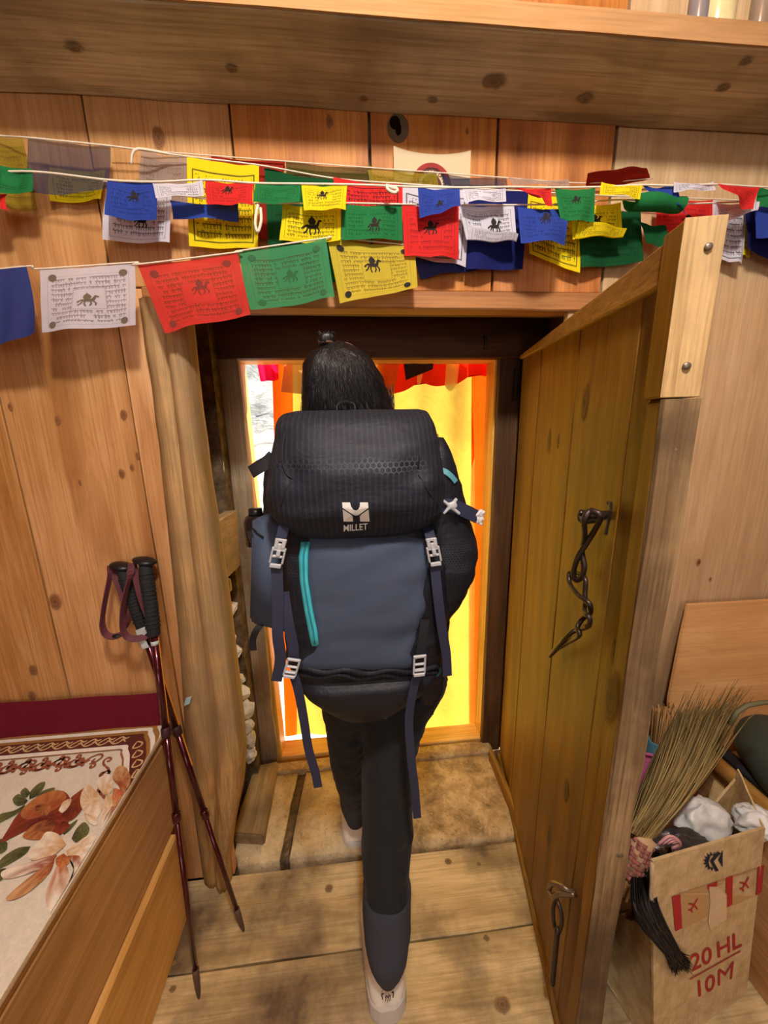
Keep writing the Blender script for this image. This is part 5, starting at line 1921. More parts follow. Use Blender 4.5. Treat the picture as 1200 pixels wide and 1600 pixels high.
def rp(x, y, dz=.0):
    p = at(x, y, Z=RZ)
    p.z += dz
    p.x = min(p.x, BX + .006)
    return p


Yb = .957                                    # back edge of the rug, by the wall
RL = [at(249, 1131, Z=RZ), at(252, 1190, Z=RZ)]


def xr_at(off, Y):
    """x of the slanting right edge, inset by off"""
    t = (Y - RL[0].y) / (RL[1].y - RL[0].y)
    return RL[0].x + (RL[1].x - RL[0].x) * t - off * 1.15


def band(o0, o1, col, dz, name):
    """an L-shaped border band between two insets, clipped at the bench edge"""
    mb = MB()
    y0, y1 = Yb - o1, Yb - o0
    pts = []
    n = 26
    xs0, xs1 = -1.9, None
    out_, in_ = [], []
    rc = .012
    for (o_, lst) in ((o0, out_), (o1, in_)):
        Y = Yb - o_
        xe = xr_at(o_, Y)
        r_ = max(.004, rc)
        for k in range(n + 1):
            lst.append(Vector((-1.9 + (xe - r_ + 1.9) * k / n, Y, 0)))
        for k in range(1, 7):
            a = PI / 2 * k / 6
            lst.append(Vector((xe - r_ + r_ * math.sin(a), Y - r_ + r_ * math.cos(a), 0)))
        for k in range(1, 9):
            yy = Y - r_ - .022 * k
            lst.append(Vector((xr_at(o_, yy), yy, 0)))
    vs = []
    for p in out_ + in_:
        vs.append(Vector((min(p.x, BX + .004), p.y, RZ + dz)))
    m = len(out_)
    mb.add(vs, [(i, i + 1, m + i + 1, m + i) for i in range(m - 1)], col=[col] * len(vs))
    return mb.build(name, M_RUG, rug, fixn=False)


mb = MB()
th = MB()
gx = np.linspace(-1.95, BX + .004, 40)
mb.grid(lambda u, v: Vector((-1.95 + (BX + .005 + 1.95) * u, -1.2 + (Yb + 1.2) * v, RZ + .0008 * mnoise.noise(Vector((u * 30, v * 30, 0))))), 60, 60)
mb.col = [CREAM] * len(mb.v)
k0 = len(mb.v)
mb.grid(lambda u, v: Vector((BX + .005 + .003 * math.sin(v * PI), -1.2 + (Yb + 1.2) * u, RZ - v * .012)), 60, 2)
mb.col = [CREAM] * k0 + [lin(190, 160, 120)] * (len(mb.v) - k0)
mb.build('pile', M_RUG, rug)
band(.0, .015, OCH, .0012, 'ochre_band')
band(.011, .022, WHT, .0016, 'white_line')
band(.022, .031, OCH, .0012, 'ochre_band')
band(.031, .066, BRN, .0012, 'brown_band')
band(.066, .078, WHT, .0016, 'white_line')
band(.078, .082, lin(150, 100, 60), .0016, 'thin_brown_line')
# gold chain in the brown band, and brown scrollwork inside the white line
chain, scr = MB(), MB()


def stroke(mb, pts, r, col, z):
    pts = [Vector((min(p.x, BX + .003), p.y, z)) for p in pts]
    vs = []
    for i, p in enumerate(pts):
        t = (pts[min(i + 1, len(pts) - 1)] - pts[max(i - 1, 0)])
        nn = Vector((-t.y, t.x, 0)).normalized() * r * (1 if 0 < i < len(pts) - 1 else .4)
        vs += [p + nn, p - nn]
    mb.add(vs, [(2 * i, 2 * i + 1, 2 * i + 3, 2 * i + 2) for i in range(len(pts) - 1)], col=[col] * len(vs))


def curl(c, d, n_, s):
    """a scroll: c origin, d direction, n_ normal, s size"""
    P_ = [c + d * (s * q[0]) + n_ * (s * q[1]) for q in ((0, 0), (.35, .35), (.8, .45), (1.1, .15), (.9, -.2), (.62, -.08), (.7, .12))]
    return smoothline(P_, 4)


xx = -1.3
ych = Yb - .0485
while xx < xr_at(.049, ych) - .02:
    c = Vector((xx, ych, 0))
    dx, dy = Vector((1, 0, 0)), Vector((0, 1, 0))
    stroke(chain, smoothline([c + dx * -.012 + dy * -.009, c + dx * -.004 + dy * .002, c + dx * .006 + dy * .011, c + dx * .013 + dy * .006, c + dx * .010 - dy * .004, c + dx * .0 - dy * .011, c + dx * -.010 - dy * .009], 3), .0021, GOLD, RZ + .002)
    stroke(chain, [c + dx * .008 + dy * .001, c + dx * .018 - dy * .001, c + dx * .024 - dy * .008], .0022, GOLD, RZ + .0022)
    stroke(chain, smoothline([c + dx * .014 + dy * .008, c + dx * .020 + dy * .004, c + dx * .026 + dy * .009], 3), .002, GOLD, RZ + .0022)
    xx += .036
for k in range(4):
    yy = Yb - .07 - k * .03
    c = Vector((xr_at(.049, yy), yy, 0))
    stroke(chain, smoothline([c + Vector((-.008, .012, 0)), c + Vector((.008, .006, 0)), c + Vector((.008, -.006, 0)), c + Vector((-.008, -.010, 0)), c + Vector((-.008, .012, 0))], 3), .002, GOLD, RZ + .002)
o = chain.build('gold_chain_print', M_RUG, rug, fixn=False)
o['kind'] = 'stuff'
xx, kx = -1.3, 0
while xx < xr_at(.12, Yb - .11) - .03:
    c = Vector((xx, Yb - .112, 0))
    s_ = 1 if kx % 2 else -1
    for (q, dd, nn, sz) in ((c, Vector((1, .2, 0)), Vector((0, s_, 0)), .036), (c, Vector((-1, .2, 0)), Vector((0, -s_, 0)), .028), (c + Vector((.02, -.006 * s_, 0)), Vector((.8, -.6, 0)), Vector((.5, .7, 0)), .018), (c + Vector((-.016, .010, 0)), Vector((-.6, .8, 0)), Vector((.6, .5, 0)), .016)):
        stroke(scr, curl(q, dd, nn, sz), .0026, SCR, RZ + .002)
    for a in range(4):
        aa = a * PI / 2 + .5
        tip = c + Vector((.016 * math.cos(aa), .013 * math.sin(aa), 0))
        stroke(scr, [c, c.lerp(tip, .5), tip], .0048, SCR, RZ + .0021)
    xx += .040
    kx += 1
for k in range(3):
    yy = Yb - .13 - k * .04
    c = Vector((xr_at(.115, yy), yy, 0))
    stroke(scr, curl(c, Vector((.3, -1, 0)), Vector((1, 0, 0)), .028), .0026, SCR, RZ + .002)
    stroke(scr, curl(c, Vector((-.2, 1, 0)), Vector((-1, 0, 0)), .024), .0026, SCR, RZ + .002)
o = scr.build('scrollwork_print', M_RUG, rug, fixn=False)
o['kind'] = 'stuff'


def petal(name, pts, c0, c1, z, n=8):
    """pts: base, side A..., tip, side B... as pixels of the rug; colour runs from the base to the tip"""
    P_ = [rp(x, y) for x, y in pts]
    out = smoothline(P_ + [P_[0]], 4)[:-1]
    c = sum(out, Vector()) / len(out)
    base = P_[0]
    mb = MB()
    L = max((p - base).length for p in out)
    vs, cols = [], []
    for r_ in (1, .66, .33):
        for p in out:
            q = c.lerp(p, r_)
            k = min(1, (q - base).length / L)
            k = min(1, max(0, k + .28 * math.sin(math.atan2(q.y - base.y, q.x - base.x) * 17)))
            vs.append(Vector((min(q.x, BX + .0035), q.y, RZ + z)))
            cols.append(tuple(a + (b - a) * k for a, b in zip(c0, c1)))
    m = len(out)
    vs.append(Vector((min(c.x, BX + .0035), c.y, RZ + z)))
    cols.append(tuple((a + b) / 2 for a, b in zip(c0, c1)))
    fs = [(r_ * m + i, r_ * m + (i + 1) % m, (r_ + 1) * m + (i + 1) % m, (r_ + 1) * m + i) for r_ in range(2) for i in range(m)]
    fs += [(2 * m + i, 2 * m + (i + 1) % m, 3 * m) for i in range(m)]
    mb.add(vs, fs, col=cols)
    return mb.build(name, M_RUG, rug, fixn=False)


LEAF0, LEAF1 = lin(58, 62, 30), lin(112, 112, 66)
RED0, RED1, RED2 = lin(96, 34, 22), lin(150, 64, 36), lin(186, 120, 66)
CRM, PCH, RST = lin(240, 230, 208), lin(206, 164, 112), lin(150, 70, 34)
zz = .0024
for i, pts in enumerate([
        [(46, 1250), (48, 1238), (60, 1226), (71, 1223), (66, 1236), (56, 1246)], [(44, 1252), (30, 1242), (20, 1250), (26, 1260), (38, 1258)], [(50, 1256), (66, 1238), (86, 1232), (78, 1244), (62, 1254)],
        [(40, 1258), (22, 1268), (0, 1274), (-8, 1290), (14, 1280), (34, 1268)], [(48, 1240), (40, 1232), (32, 1240), (40, 1248)], [(48, 1324), (30, 1326), (6, 1340), (-10, 1362), (14, 1352), (40, 1336)],
        [(12, 1318), (2, 1312), (-12, 1322), (-4, 1336), (10, 1330)], [(10, 1358), (-2, 1362), (-14, 1384), (4, 1376)], [(112, 1312), (120, 1296), (132, 1286), (140, 1296), (134, 1310), (120, 1318)], [(100, 1306), (112, 1296), (122, 1282), (112, 1288), (98, 1298)]]):
    petal('leaf_print', pts, LEAF0, LEAF1, zz + .00004 * i)
zz = .003
for i, (pts, a, b) in enumerate([
        ([(60, 1290), (20, 1310), (2, 1318), (14, 1296), (30, 1272), (56, 1252), (80, 1240), (100, 1238), (112, 1254), (110, 1280), (96, 1296)], RED0, RED1),
        ([(70, 1276), (40, 1282), (34, 1268), (60, 1246), (90, 1236), (104, 1246), (92, 1262)], RED1, RED2),
        ([(96, 1276), (110, 1250), (124, 1238), (138, 1230), (134, 1252), (126, 1270), (110, 1284)], RED0, RST),
        ([(84, 1280), (62, 1286), (46, 1296), (36, 1310), (60, 1314), (84, 1302)], RED0, RED2),
        ([(100, 1284), (84, 1298), (80, 1312), (98, 1304), (110, 1292)], RED0, RED1),
        ([(80, 1262), (68, 1258), (56, 1262), (60, 1274), (74, 1276)], RED2, RED0),
        ([(92, 1268), (100, 1254), (112, 1250), (108, 1262), (98, 1272)], CRM, PCH)]):
    petal('red_petal_print', pts, a, b, zz + .00005 * i)
zz = .0036
for i, (pts, a, b) in enumerate([
        ([(152, 1240), (138, 1228), (128, 1240), (126, 1258), (134, 1272), (148, 1282), (158, 1270), (160, 1252)], PCH, CRM),
        ([(162, 1244), (150, 1226), (160, 1214), (172, 1212), (178, 1226), (172, 1242)], PCH, CRM),
        ([(186, 1230), (176, 1216), (184, 1200), (196, 1200), (204, 1214), (202, 1232), (194, 1246)], RST, PCH),
        ([(180, 1246), (168, 1244), (160, 1262), (158, 1282), (164, 1292), (176, 1276), (186, 1258)], PCH, CRM),
        ([(188, 1236), (178, 1234), (176, 1252), (182, 1268), (194, 1256), (200, 1242)], lin(190, 84, 48), PCH),
        ([(176, 1262), (166, 1276), (160, 1294), (170, 1296), (184, 1278), (190, 1262)], RST, CRM),
        ([(132, 1272), (136, 1284), (148, 1292), (154, 1286), (148, 1276)], PCH, CRM)]):
    petal('peach_petal_print', pts, a, b, zz + .00005 * i)
zz = .0042
for i, (pts, a, b) in enumerate([
        ([(104, 1322), (92, 1306), (74, 1302), (64, 1314), (52, 1326), (44, 1336), (50, 1346), (70, 1344), (88, 1336)], PCH, CRM),
        ([(90, 1338), (70, 1342), (40, 1352), (8, 1362), (2, 1370), (12, 1376), (44, 1368), (76, 1354)], RST, CRM),
        ([(86, 1346), (64, 1360), (36, 1382), (10, 1406), (24, 1408), (52, 1392), (78, 1366)], RST, PCH),
        ([(92, 1350), (80, 1376), (72, 1404), (80, 1430), (96, 1412), (108, 1384), (106, 1358)], lin(176, 100, 50), CRM),
        ([(104, 1332), (118, 1322), (134, 1310), (148, 1304), (152, 1316), (140, 1336), (124, 1352), (110, 1350)], PCH, CRM),
        ([(106, 1340), (116, 1356), (116, 1378), (108, 1392), (126, 1372), (134, 1352), (124, 1340)], RST, CRM),
        ([(100, 1336), (88, 1344), (90, 1356), (102, 1356), (110, 1346)], RST, lin(200, 130, 70))]):
    petal('white_petal_print', pts, a, b, zz + .00005 * i)

# maroon cloth fixed along the wall behind the rug
mc = MB()
ma, mb_, = at(-60, 1096, Y=WY - .012), at(246, 1082, Y=WY - .012)
mc.grid(lambda u, v: Vector((-2.0 + (mb_.x + 2.0 + .012) * u, WY - .013 - .008 * (1 - v) - .002 * math.sin(u * 40 + v), BZ + .008 + (ma.lerp(mb_, u).z - BZ - .008) * v)), 50, 8)
tag(mc.build('wall_cloth', cloth_mat('maroon_felt', srgb(104, 22, 36), .05, 0, None, wrinkle=.15), origin=(BX - .4, WY - .02, BZ)), 'plain maroon cloth strip on the wall above the floral rug', 'cloth')

# ------------------------------------------------------------------ trekking poles leaning in the corner
M_POLE = plain('wine_red_anodised_tube', srgb(74, 20, 28), .25, .55, nscale=90, namt=.2, bump=.05, coat=.4)
M_GRIP = plain('black_grip_foam', srgb(26, 27, 28), .8, nscale=260, namt=.3, bump=.5)
M_STRAPP = plain('plum_wrist_strap', srgb(92, 44, 50), .75, nscale=600, namt=.2, bump=.3)
M_GREYP = plain('pale_grey_tag', srgb(178, 184, 184), .5)
M_TIP = plain('worn_tip_plastic', srgb(84, 64, 52), .6, nscale=150, namt=.3)
M_ORNG = plain('painted_glint', srgb(232, 148, 40), .4)


def pole(label, top, tipp, gl, glint, strap_pts, joints, tagpts=None, ring=True):
    """top, tipp world points"""
    t = (tipp - top)
    L = t.length
    d = t.normalized()
    r = thing('trekking_pole', label, 'pole', tipp, 'trekking poles leaning by the bench')
    side = Vector((1, 0, 0))
    side = (side - d * side.dot(d)).normalized()
    back = d.cross(side)
    P_ = lambda s, a=0, b=0: top + d * s + side * a + back * b
    m = MB()
    m.ellipsoid(P_(.004), (.028, .022, .0085), 20, 8, Matrix(((1, 0, .25), (0, 1, 0), (-.25, 0, 1))))
    m.build('grip_cap', M_BLACK, r)
    m = MB()
    m.tube([P_(.006), P_(.03), P_(.06), P_(.09), P_(.12), P_(gl * .75), P_(gl - .005), P_(gl)], [.013, .0155, .0165, .0155, .0165, .0155, .0145, .012], 16)
    for k in range(14):
        s = .035 + k * (gl - .05) / 14
        m.tube([P_(s), P_(s + .003)], .0172, 14)
    go = m.build('grip', M_GRIP, r)
    secs = [(gl - .002, joints[0], .0088), (joints[0], joints[1], .0078), (joints[1], L - .075, .0066)]
    for a, b, rad in secs:
        m = MB()
        m.tube([P_(a), P_(b)], [rad, rad * .96], 14)
        m.build('shaft', M_POLE, r)
    for j, rad in ((joints[0], .0115), (joints[1], .0105)):
        m = MB()
        m.tube([P_(j - .012), P_(j - .009), P_(j + .010), P_(j + .014)], [rad * .85, rad, rad, rad * .8], 14)
        m.build('joint_collar', plain('dark_joint_collar', srgb(50, 24, 28), .5) if j == joints[0] else M_POLE, r)
    m = MB()
    m.tube([P_(L - .078), P_(L - .06), P_(L - .02), P_(L - .006), P_(L)], [.0085, .0078, .0058, .004, .002], 12)
    m.build('tip', M_TIP, r)
    m = MB()
    m.ribbon([P_(glint[0], .0088, -.002), P_(glint[1], .0082, -.002)], back, .003, .0015)  # coloured strip stands in for the rim reflection on the glossy shaft
    m.build('painted_glint', M_ORNG, r)
    m = MB()
    m.tube([P_(gl + .012), P_(gl + .022)], .0094, 14)
    m.build('silver_band', M_GREYP, r)
    m = MB()
    pts = smoothline(strap_pts, 6)
    m.ribbon(pts, (.15, .6, .5), .016, .002)
    so_ = m.build('wrist_strap', M_STRAPP, r)
    m = MB()
    bcl = strap_pts[len(strap_pts) // 2]
    m.ellipsoid(bcl, (.011, .006, .005), 8, 6)
    m.build('strap_slider', M_BLACK, so_)
    if tagpts:
        m = MB()
        m.prism(tagpts, (0, .004, 0))
        m.build('grey_tag', M_GREYP, r, .001)
    return r


tpA, tpB = at(226, 874, Y=.935), at(190, 882, Y=.945)
tiA, tiB = at(311, 1560, Z=0.001), at(381, 1455, Z=0.001)
wsA = [at(206, 880, Y=.93), at(203, 900, Y=.905), at(193, 940, Y=.885), at(191, 975, Y=.88), at(198, 994, Y=.88), at(214, 998, Y=.885), at(232, 991, Y=.90), at(239, 978, Y=.905), at(230, 960, Y=.90), at(219, 930, Y=.905), at(212, 900, Y=.92), at(208, 882, Y=.93)]
wsB = [at(173, 884, Y=.94), at(172, 900, Y=.93), at(164, 940, Y=.91), at(160, 975, Y=.90), at(167, 992, Y=.90), at(182, 994, Y=.90), at(196, 984, Y=.905), at(200, 960, Y=.915), at(188, 920, Y=.93), at(178, 896, Y=.94), at(174, 885, Y=.94)]
pole('wine red trekking pole crossing in front, its tip nearer the bench', tpA, tiA, .195, (.20, .42), wsA, (.44, .66),
     [at(211, 986, Y=.895), at(225, 980, Y=.895), at(231, 988, Y=.895), at(224, 994, Y=.895), at(232, 1012, Y=.895), at(222, 1015, Y=.895)])
pole('wine red trekking pole crossing behind, its tip further from the bench', tpB, tiB, .175, (.30, .58), wsB, (.47, .73))

# ------------------------------------------------------------------ right corner: box, brooms, dustpan, panel, bench and bag
M_CARD = None


def card_mat():
    t = NT('brown_cardboard')
    o = t.obj()
    n = t.noise(o, 30, 5, .65)
    fl = t.math('SINE', t.math('MULTIPLY', t.math('ADD', t.n('SeparateXYZ').outputs[0], 0), 1))
    f = t.noise(t.mapping(o, (160, 160, 6)), 1, 2)
    col = t.ramp(n, [(.3, srgb(180, 152, 104)), (.55, srgb(204, 178, 130)), (.75, srgb(216, 194, 148))])
    col = t.mix(t.math('MULTIPLY', t.math('GREATER_THAN', f, .6), .25), col, srgb(164, 128, 78))
    return t.done(t.bsdf(col, .85, 0, t.bump(t.math('ADD', n, f), .12, .002), .2))


M_CARD = card_mat()
M_CARDD = plain('torn_cardboard_edge', srgb(186, 160, 122), .95, nscale=120, namt=.4, bump=.6)
M_REDP = plain('red_box_print', srgb(172, 40, 36), .8, nscale=200, namt=.2)
M_TAPE = plain('clear_brown_tape', srgb(192, 158, 108), .28, namt=.06)
bx = thing('cardboard_box', 'open brown cardboard box with red airplane tape and lettering, torn at its front corner', 'box', (.76, .62, 0))
# corner points: front-left, front-right, back-left; bottom and top
fl0, frr0 = at(1022, 1652, Z=.003), at(1166, 1553, Z=.003)
bl0 = at(946, 1532, Z=.003)
frd = (frr0 - fl0)
fl1 = at(1020, 1346, Y=fl0.y + .008)
fr1 = at(1196, 1294, Y=frr0.y + .006)
hgt = (fl1.z + fr1.z) / 2
bl1 = at(962, 1436, Y=bl0.y + .0)
blT = Vector((bl0.x + .004, bl0.y + .0, hgt))
br0 = bl0 + (frr0 - fl0)
brT = Vector((br0.x + .03, br0.y, hgt))


def panel_mb(q, inward, th=.005, nu=12, nv=12, wave=.004, seed=0, top_rag=None):
    """q: bl, br, tr, tl"""
    mb = MB()
    n = (q[1] - q[0]).cross(q[3] - q[0]).normalized()
    if n.dot(inward) < 0:
        n = -n

    def fn(u, v, o):
        tl, tr_ = q[3], q[2]
        p = q[0].lerp(q[1], u).lerp(tl.lerp(tr_, u), v if not top_rag else min(v, 1) * top_rag(u) if v > .85 else v)
        return p + n * (o + wave * mnoise.noise(Vector((u * 3 + seed, v * 3, seed))))
    a, b = [], []
    for o, lst in ((0, a), (th, b)):
        for j in range(nv + 1):
            for i in range(nu + 1):
                lst.append(fn(i / nu, j / nv, o))
    N = len(a)
    w_ = nu + 1
    fs = []
    for j in range(nv):
        for i in range(nu):
            k = j * w_ + i
            fs += [(k, k + 1, k + w_ + 1, k + w_), (N + k + w_, N + k + w_ + 1, N + k + 1, N + k)]
    rim = [i for i in range(w_)] + [j * w_ + nu for j in range(1, nv + 1)] + [nv * w_ + i for i in range(nu - 1, -1, -1)] + [j * w_ for j in range(nv - 1, 0, -1)]
    for i in range(len(rim)):
        x, y = rim[i], rim[(i + 1) % len(rim)]
        fs.append((x, y, N + y, N + x))
    mb.add(a + b, fs)
    return mb


ctr = (fl0 + br0) / 2 + Vector((0, 0, .2))
rag = lambda u: 1 - .02 * abs(mnoise.noise(Vector((u * 9, 0, 3)))) - (.10 if u > .55 else 0) * (u - .5)
fpm = panel_mb([fl0, frr0, fr1, fl1], ctr - fl0, nu=20, nv=16, wave=.0004)
fpm.build('front_panel', M_CARD, bx)
fpb = bvh_of(fpm)
lt = Vector((bl0.x + .004, bl0.y, bl1.z + .01))
fle = fl0.lerp(fl1, .62)
panel_mb([bl0, fl0, fl1.lerp(fl0, .30), lt], ctr - fl0, nu=20, nv=16, wave=.002, seed=4, top_rag=lambda u: 1 - .05 * abs(mnoise.noise(Vector((u * 14, 0, 3))))).build('side_panel', M_CARD, bx)
panel_mb([frr0, br0, brT, fr1], ctr - frr0, nu=8, nv=8, seed=7).build('side_panel', M_CARD, bx)
blT.z = .20
brT.z = hgt - .02
panel_mb([br0, bl0, blT, brT], ctr - br0, nu=8, nv=8, seed=9).build('rear_panel', M_CARD, bx)
MB().hexa([fl0, frr0, br0, bl0] + [p + Vector((0, 0, .004)) for p in (fl0, frr0, br0, bl0)]).build('base_panel', M_CARD, bx)
panel_mb([at(1102, 1275, Y=br0.y + .004), at(1156, 1282, Y=br0.y - .01), at(1160, 1260, Y=br0.y - .004), at(1118, 1220, Y=br0.y + .03)], Vector((0, 1, 0)), nu=6, nv=4, wave=.001).build('flap', M_CARD, bx)
# torn edge of the front panel
te = MB()
pts = [fl1.lerp(fl0, k / 14) + Vector((random.uniform(-.006, .002), -.002, random.uniform(-.003, .003))) for k in range(0, 6)]
te.tube(pts, [.004, .005, .003, .006, .004, .003], 6)
te.jitter(.003, 150).build('torn_edge', M_CARDD, bx)

fu = (frr0 - fl0).normalized()
NB = fu.cross((fl1 - fl0).normalized())
if NB.y > 0:
    NB = -NB
FRT = [(fl0, frr0), (fl1, fr1)]


def onface(x, y, off=.0012):
    """pixel -> point on the box front plane"""
    d = Vector(ray(x, y)).normalized()
    h = fpb.ray_cast(Vector(CAM), d)
    if h[0] is not None:
        return h[0] + NB * off
    n = (frr0 - fl0).cross(fl1 - fl0)
    t = (fl0 - Vector(CAM)).dot(n) / d.dot(n)
    return Vector(CAM) + d * t + NB * off


def facepoly(mb, px, off=.0012):
    dense = []
    for i in range(len(px)):
        a, b = px[i], px[(i + 1) % len(px)]
        k = max(1, int(math.hypot(b[0] - a[0], b[1] - a[1]) / 12))
        dense += [(a[0] + (b[0] - a[0]) * j / k, a[1] + (b[1] - a[1]) * j / k) for j in range(k)]
    fan_poly(mb, dense, lambda a, b: onface(a, b, off))


def px_text(body, px, mat, name, bold=.02, off=.0012, shear=0, parent=None):
    """lettering stretched onto four pixels BL, BR, TR, TL of the box front"""
    t_ = text_mb(body, 1, (0, 0, 0), (1, 0, 0), (0, 1, 0), 0, bold, shear)
    X = [v.x for v in t_.v]
    Yv = [v.y for v in t_.v]
    a0, a1, b0, b1 = min(X), max(X), min(Yv), max(Yv)
    for i, v in enumerate(t_.v):
        u, w_ = (v.x - a0) / (a1 - a0), (v.y - b0) / (b1 - b0)
        q = Vector((*px[0], 0)).lerp(Vector((*px[1], 0)), u).lerp(Vector((*px[3], 0)).lerp(Vector((*px[2], 0)), u), w_)
        t_.v[i] = onface(q.x, q.y, off)
    return t_.build(name, mat, parent or bx, fixn=False)


tp_ = MB()
facepoly(tp_, [(1049, 1400), (1192, 1352), (1189, 1394), (1056, 1454)], .0009)
tape = tp_.build('packing_tape', M_TAPE, bx)
for q in ([(1049, 1400), (1062, 1396), (1065, 1449), (1054, 1454)], [(1133, 1371), (1144, 1367), (1143, 1412), (1133, 1418)], [(1183, 1354), (1193, 1350), (1189, 1393), (1180, 1398)], [(1104, 1382), (1120, 1376), (1119, 1384), (1105, 1389)]):
    r_ = MB()
    facepoly(r_, q, .0015)
    r_.build('red_tape_bar', M_REDP, tape)
AIR = [(-1, .06), (-.72, .12), (-.16, .10), (.12, .72), (.30, .72), (.14, .10), (.56, .08), (.82, .34), (.98, .34), (.84, 0), (.98, -.34), (.82, -.34), (.56, -.08), (.14, -.10), (.30, -.72), (.12, -.72), (-.16, -.10), (-.72, -.12), (-1, -.06)]
for (cx, cy, s) in ((1083, 1413, 13), (1163, 1380, 13)):
    r_ = MB()
    an = math.radians(118)
    facepoly(r_, [(cx + s * (x * math.cos(an) - y * math.sin(an) * .85), cy + s * (x * math.sin(an) * .95 + y * math.cos(an))) for x, y in AIR], .0015)
    r_.build('airplane_print', M_REDP, tape)
tn = MB()
facepoly(tn, [(1107, 1384), (1120, 1384), (1134, 1396), (1134, 1436), (1124, 1440), (1109, 1452), (1105, 1440), (1108, 1412)], .0019)
tn.build('torn_paper_patch', plain('pale_torn_paper', srgb(212, 186, 142), .95, nscale=90, namt=.3), bx)
px_text('20', [(1080, 1518), (1112, 1502), (1111, 1476), (1077, 1492)], M_REDP, 'lettering', .012)
px_text('HL', [(1121, 1496), (1158, 1478), (1158, 1452), (1119, 1472)], M_REDP, 'lettering', .012)
px_text('10', [(1091, 1557), (1116, 1545), (1117, 1519), (1089, 1532)], M_REDP, 'lettering', .012)
px_text('M', [(1121, 1540), (1143, 1528), (1146, 1501), (1121, 1515)], M_REDP, 'lettering', .0)
ul = MB()
facepoly(ul, [(1077, 1528), (1156, 1484), (1156, 1486), (1077, 1530)], .0015)
ul.build('lettering_rule', M_REDP, bx)
# sun and chevron emblem near the top edge
em = MB()
facepoly(em, [(1108, 1344), (1120, 1329), (1125, 1332), (1114, 1345), (1122, 1359), (1117, 1361)], .0015)
facepoly(em, [(1121, 1343), (1128, 1327), (1128, 1354)], .0015)
for k in range(9):
    a = math.radians(75 + k * 24)
    c = (1112.0, 1345.0)
    r0_, r1_ = 9.5, 15.5
    ca, sa = math.cos(a), -math.sin(a)
    facepoly(em, [(c[0] + r0_ * ca - 2.2 * sa, c[1] + r0_ * sa + 2.2 * ca), (c[0] + r1_ * ca, c[1] + r1_ * sa), (c[0] + r0_ * ca + 2.2 * sa, c[1] + r0_ * sa - 2.2 * ca)], .0015)
facepoly(em, [(1110, 1334), (1104, 1339), (1102, 1346), (1105, 1353), (1110, 1357), (1108, 1353), (1106, 1346), (1108, 1339)], .0015)
eo = em.build('emblem', plain('dark_blue_print', srgb(24, 26, 44), .8), bx, fixn=False)
eo['kind'] = 'stuff'
# handwriting on the side panel
nS = (fl0 - bl0).cross(lt - bl0)


def onside(x, y, off=.003):
    d = Vector(ray(x, y))
    t = (fl0 - Vector(CAM)).dot(nS) / d.dot(nS)
    return Vector(CAM) + d * t - (ctr - fl0).normalized() * off


hw = {'0': [[(967, 1462), (963, 1456), (966, 1453), (970, 1458), (967, 1462)]], '2': [[(975, 1472), (979, 1468), (982, 1472), (978, 1479), (984, 1482)]], '1': [[(988, 1478), (986, 1494)]],
      '2b': [[(992, 1494), (996, 1488), (999, 1492), (994, 1500), (1000, 1501)]], '0b': [[(1006, 1510), (1002, 1504), (1005, 1498), (1009, 1504), (1006, 1510)]], '5': [[(1016, 1508), (1011, 1508), (1012, 1514), (1017, 1516), (1015, 1522), (1010, 1520)]]}
hwm = MB()
for k, ss_ in hw.items():
    for s in ss_:
        hwm.tube([onside(x, y) for x, y in s], .0011, 5)
ho = hwm.build('handwriting', plain('black_marker', srgb(58, 50, 42), .8), bx)
ho['kind'] = 'stuff'

# rubbish in the box


def crumple(name, label, cat, c, r, mat, seed, amp=.35, parent=None):
    mb = MB()
    mb.ellipsoid((0, 0, 0), r, 40, 26)
    for v in mb.v:
        q = Vector((v.x / r[0], v.y / r[1], v.z / r[2]))
        d = mnoise.ridged_multi_fractal(q * 1.1 + Vector((seed, seed, 0)), .9, 2.1, 4, 1.0, 2.0) * .5 - .55
        e = mnoise.noise(q * 4 + Vector((seed, 0, 0))) * .12
        v *= 1 + amp * d + e * amp
    mb.v = [v + Vector(c) for v in mb.v]
    o = mb.build(name, mat, origin=Vector(c) - Vector((0, 0, r[2])))
    for p in o.data.polygons:
        p.use_smooth = True
    return tag(o, label, cat)


M_PLAS = plain('white_plastic_film', srgb(222, 224, 220), .3, nscale=60, namt=.1, bump=.3, dist=.003, spec=.5)
M_PLASD = plain('dark_grey_plastic_film', srgb(62, 58, 58), .3, nscale=50, namt=.5, bump=.5, dist=.004, spec=.6)
T0 = hgt
crumple('plastic_bag', 'crumpled white plastic bag in the box beside the broom', 'bag', at(1094, 1284, Y=.640), (.062, .042, .050), M_PLAS, 3, .55)
crumple('plastic_bag', 'knotted white plastic bag in the box at its right end', 'bag', at(1178, 1284, Y=.60), (.042, .034, .030), M_PLAS, 8, .55)
crumple('trash_bag', 'dark grey crumpled plastic bag in the box behind the torn corner', 'bag', at(1060, 1326, Y=.585), (.075, .032, .040), M_PLASD, 5, .5)
pw = MB()
for k in range(4):
    pw.tube(smoothline([at(1028 + k * 7, 1320 - k, Y=.548), at(1046 + k * 5, 1306 + 3 * k, Y=.546), at(1062, 1316 + k * 2, Y=.546), at(1050, 1326 + k, Y=.548)], 4), .003, 5)
po_ = pw.build('pink_string', plain('pink_plastic_string', srgb(206, 150, 148), .5), origin=at(1040, 1320, Y=.60))
po_['kind'] = 'stuff'
tag(po_, 'loose pink plastic string on the dark bag in the box', 'string')

# long grass broom, head up, leaning in the corner
gb = thing('grass_broom', 'long grass broom standing head up with a pink woven binding', 'broom', at(970, 1425, Y=.585))


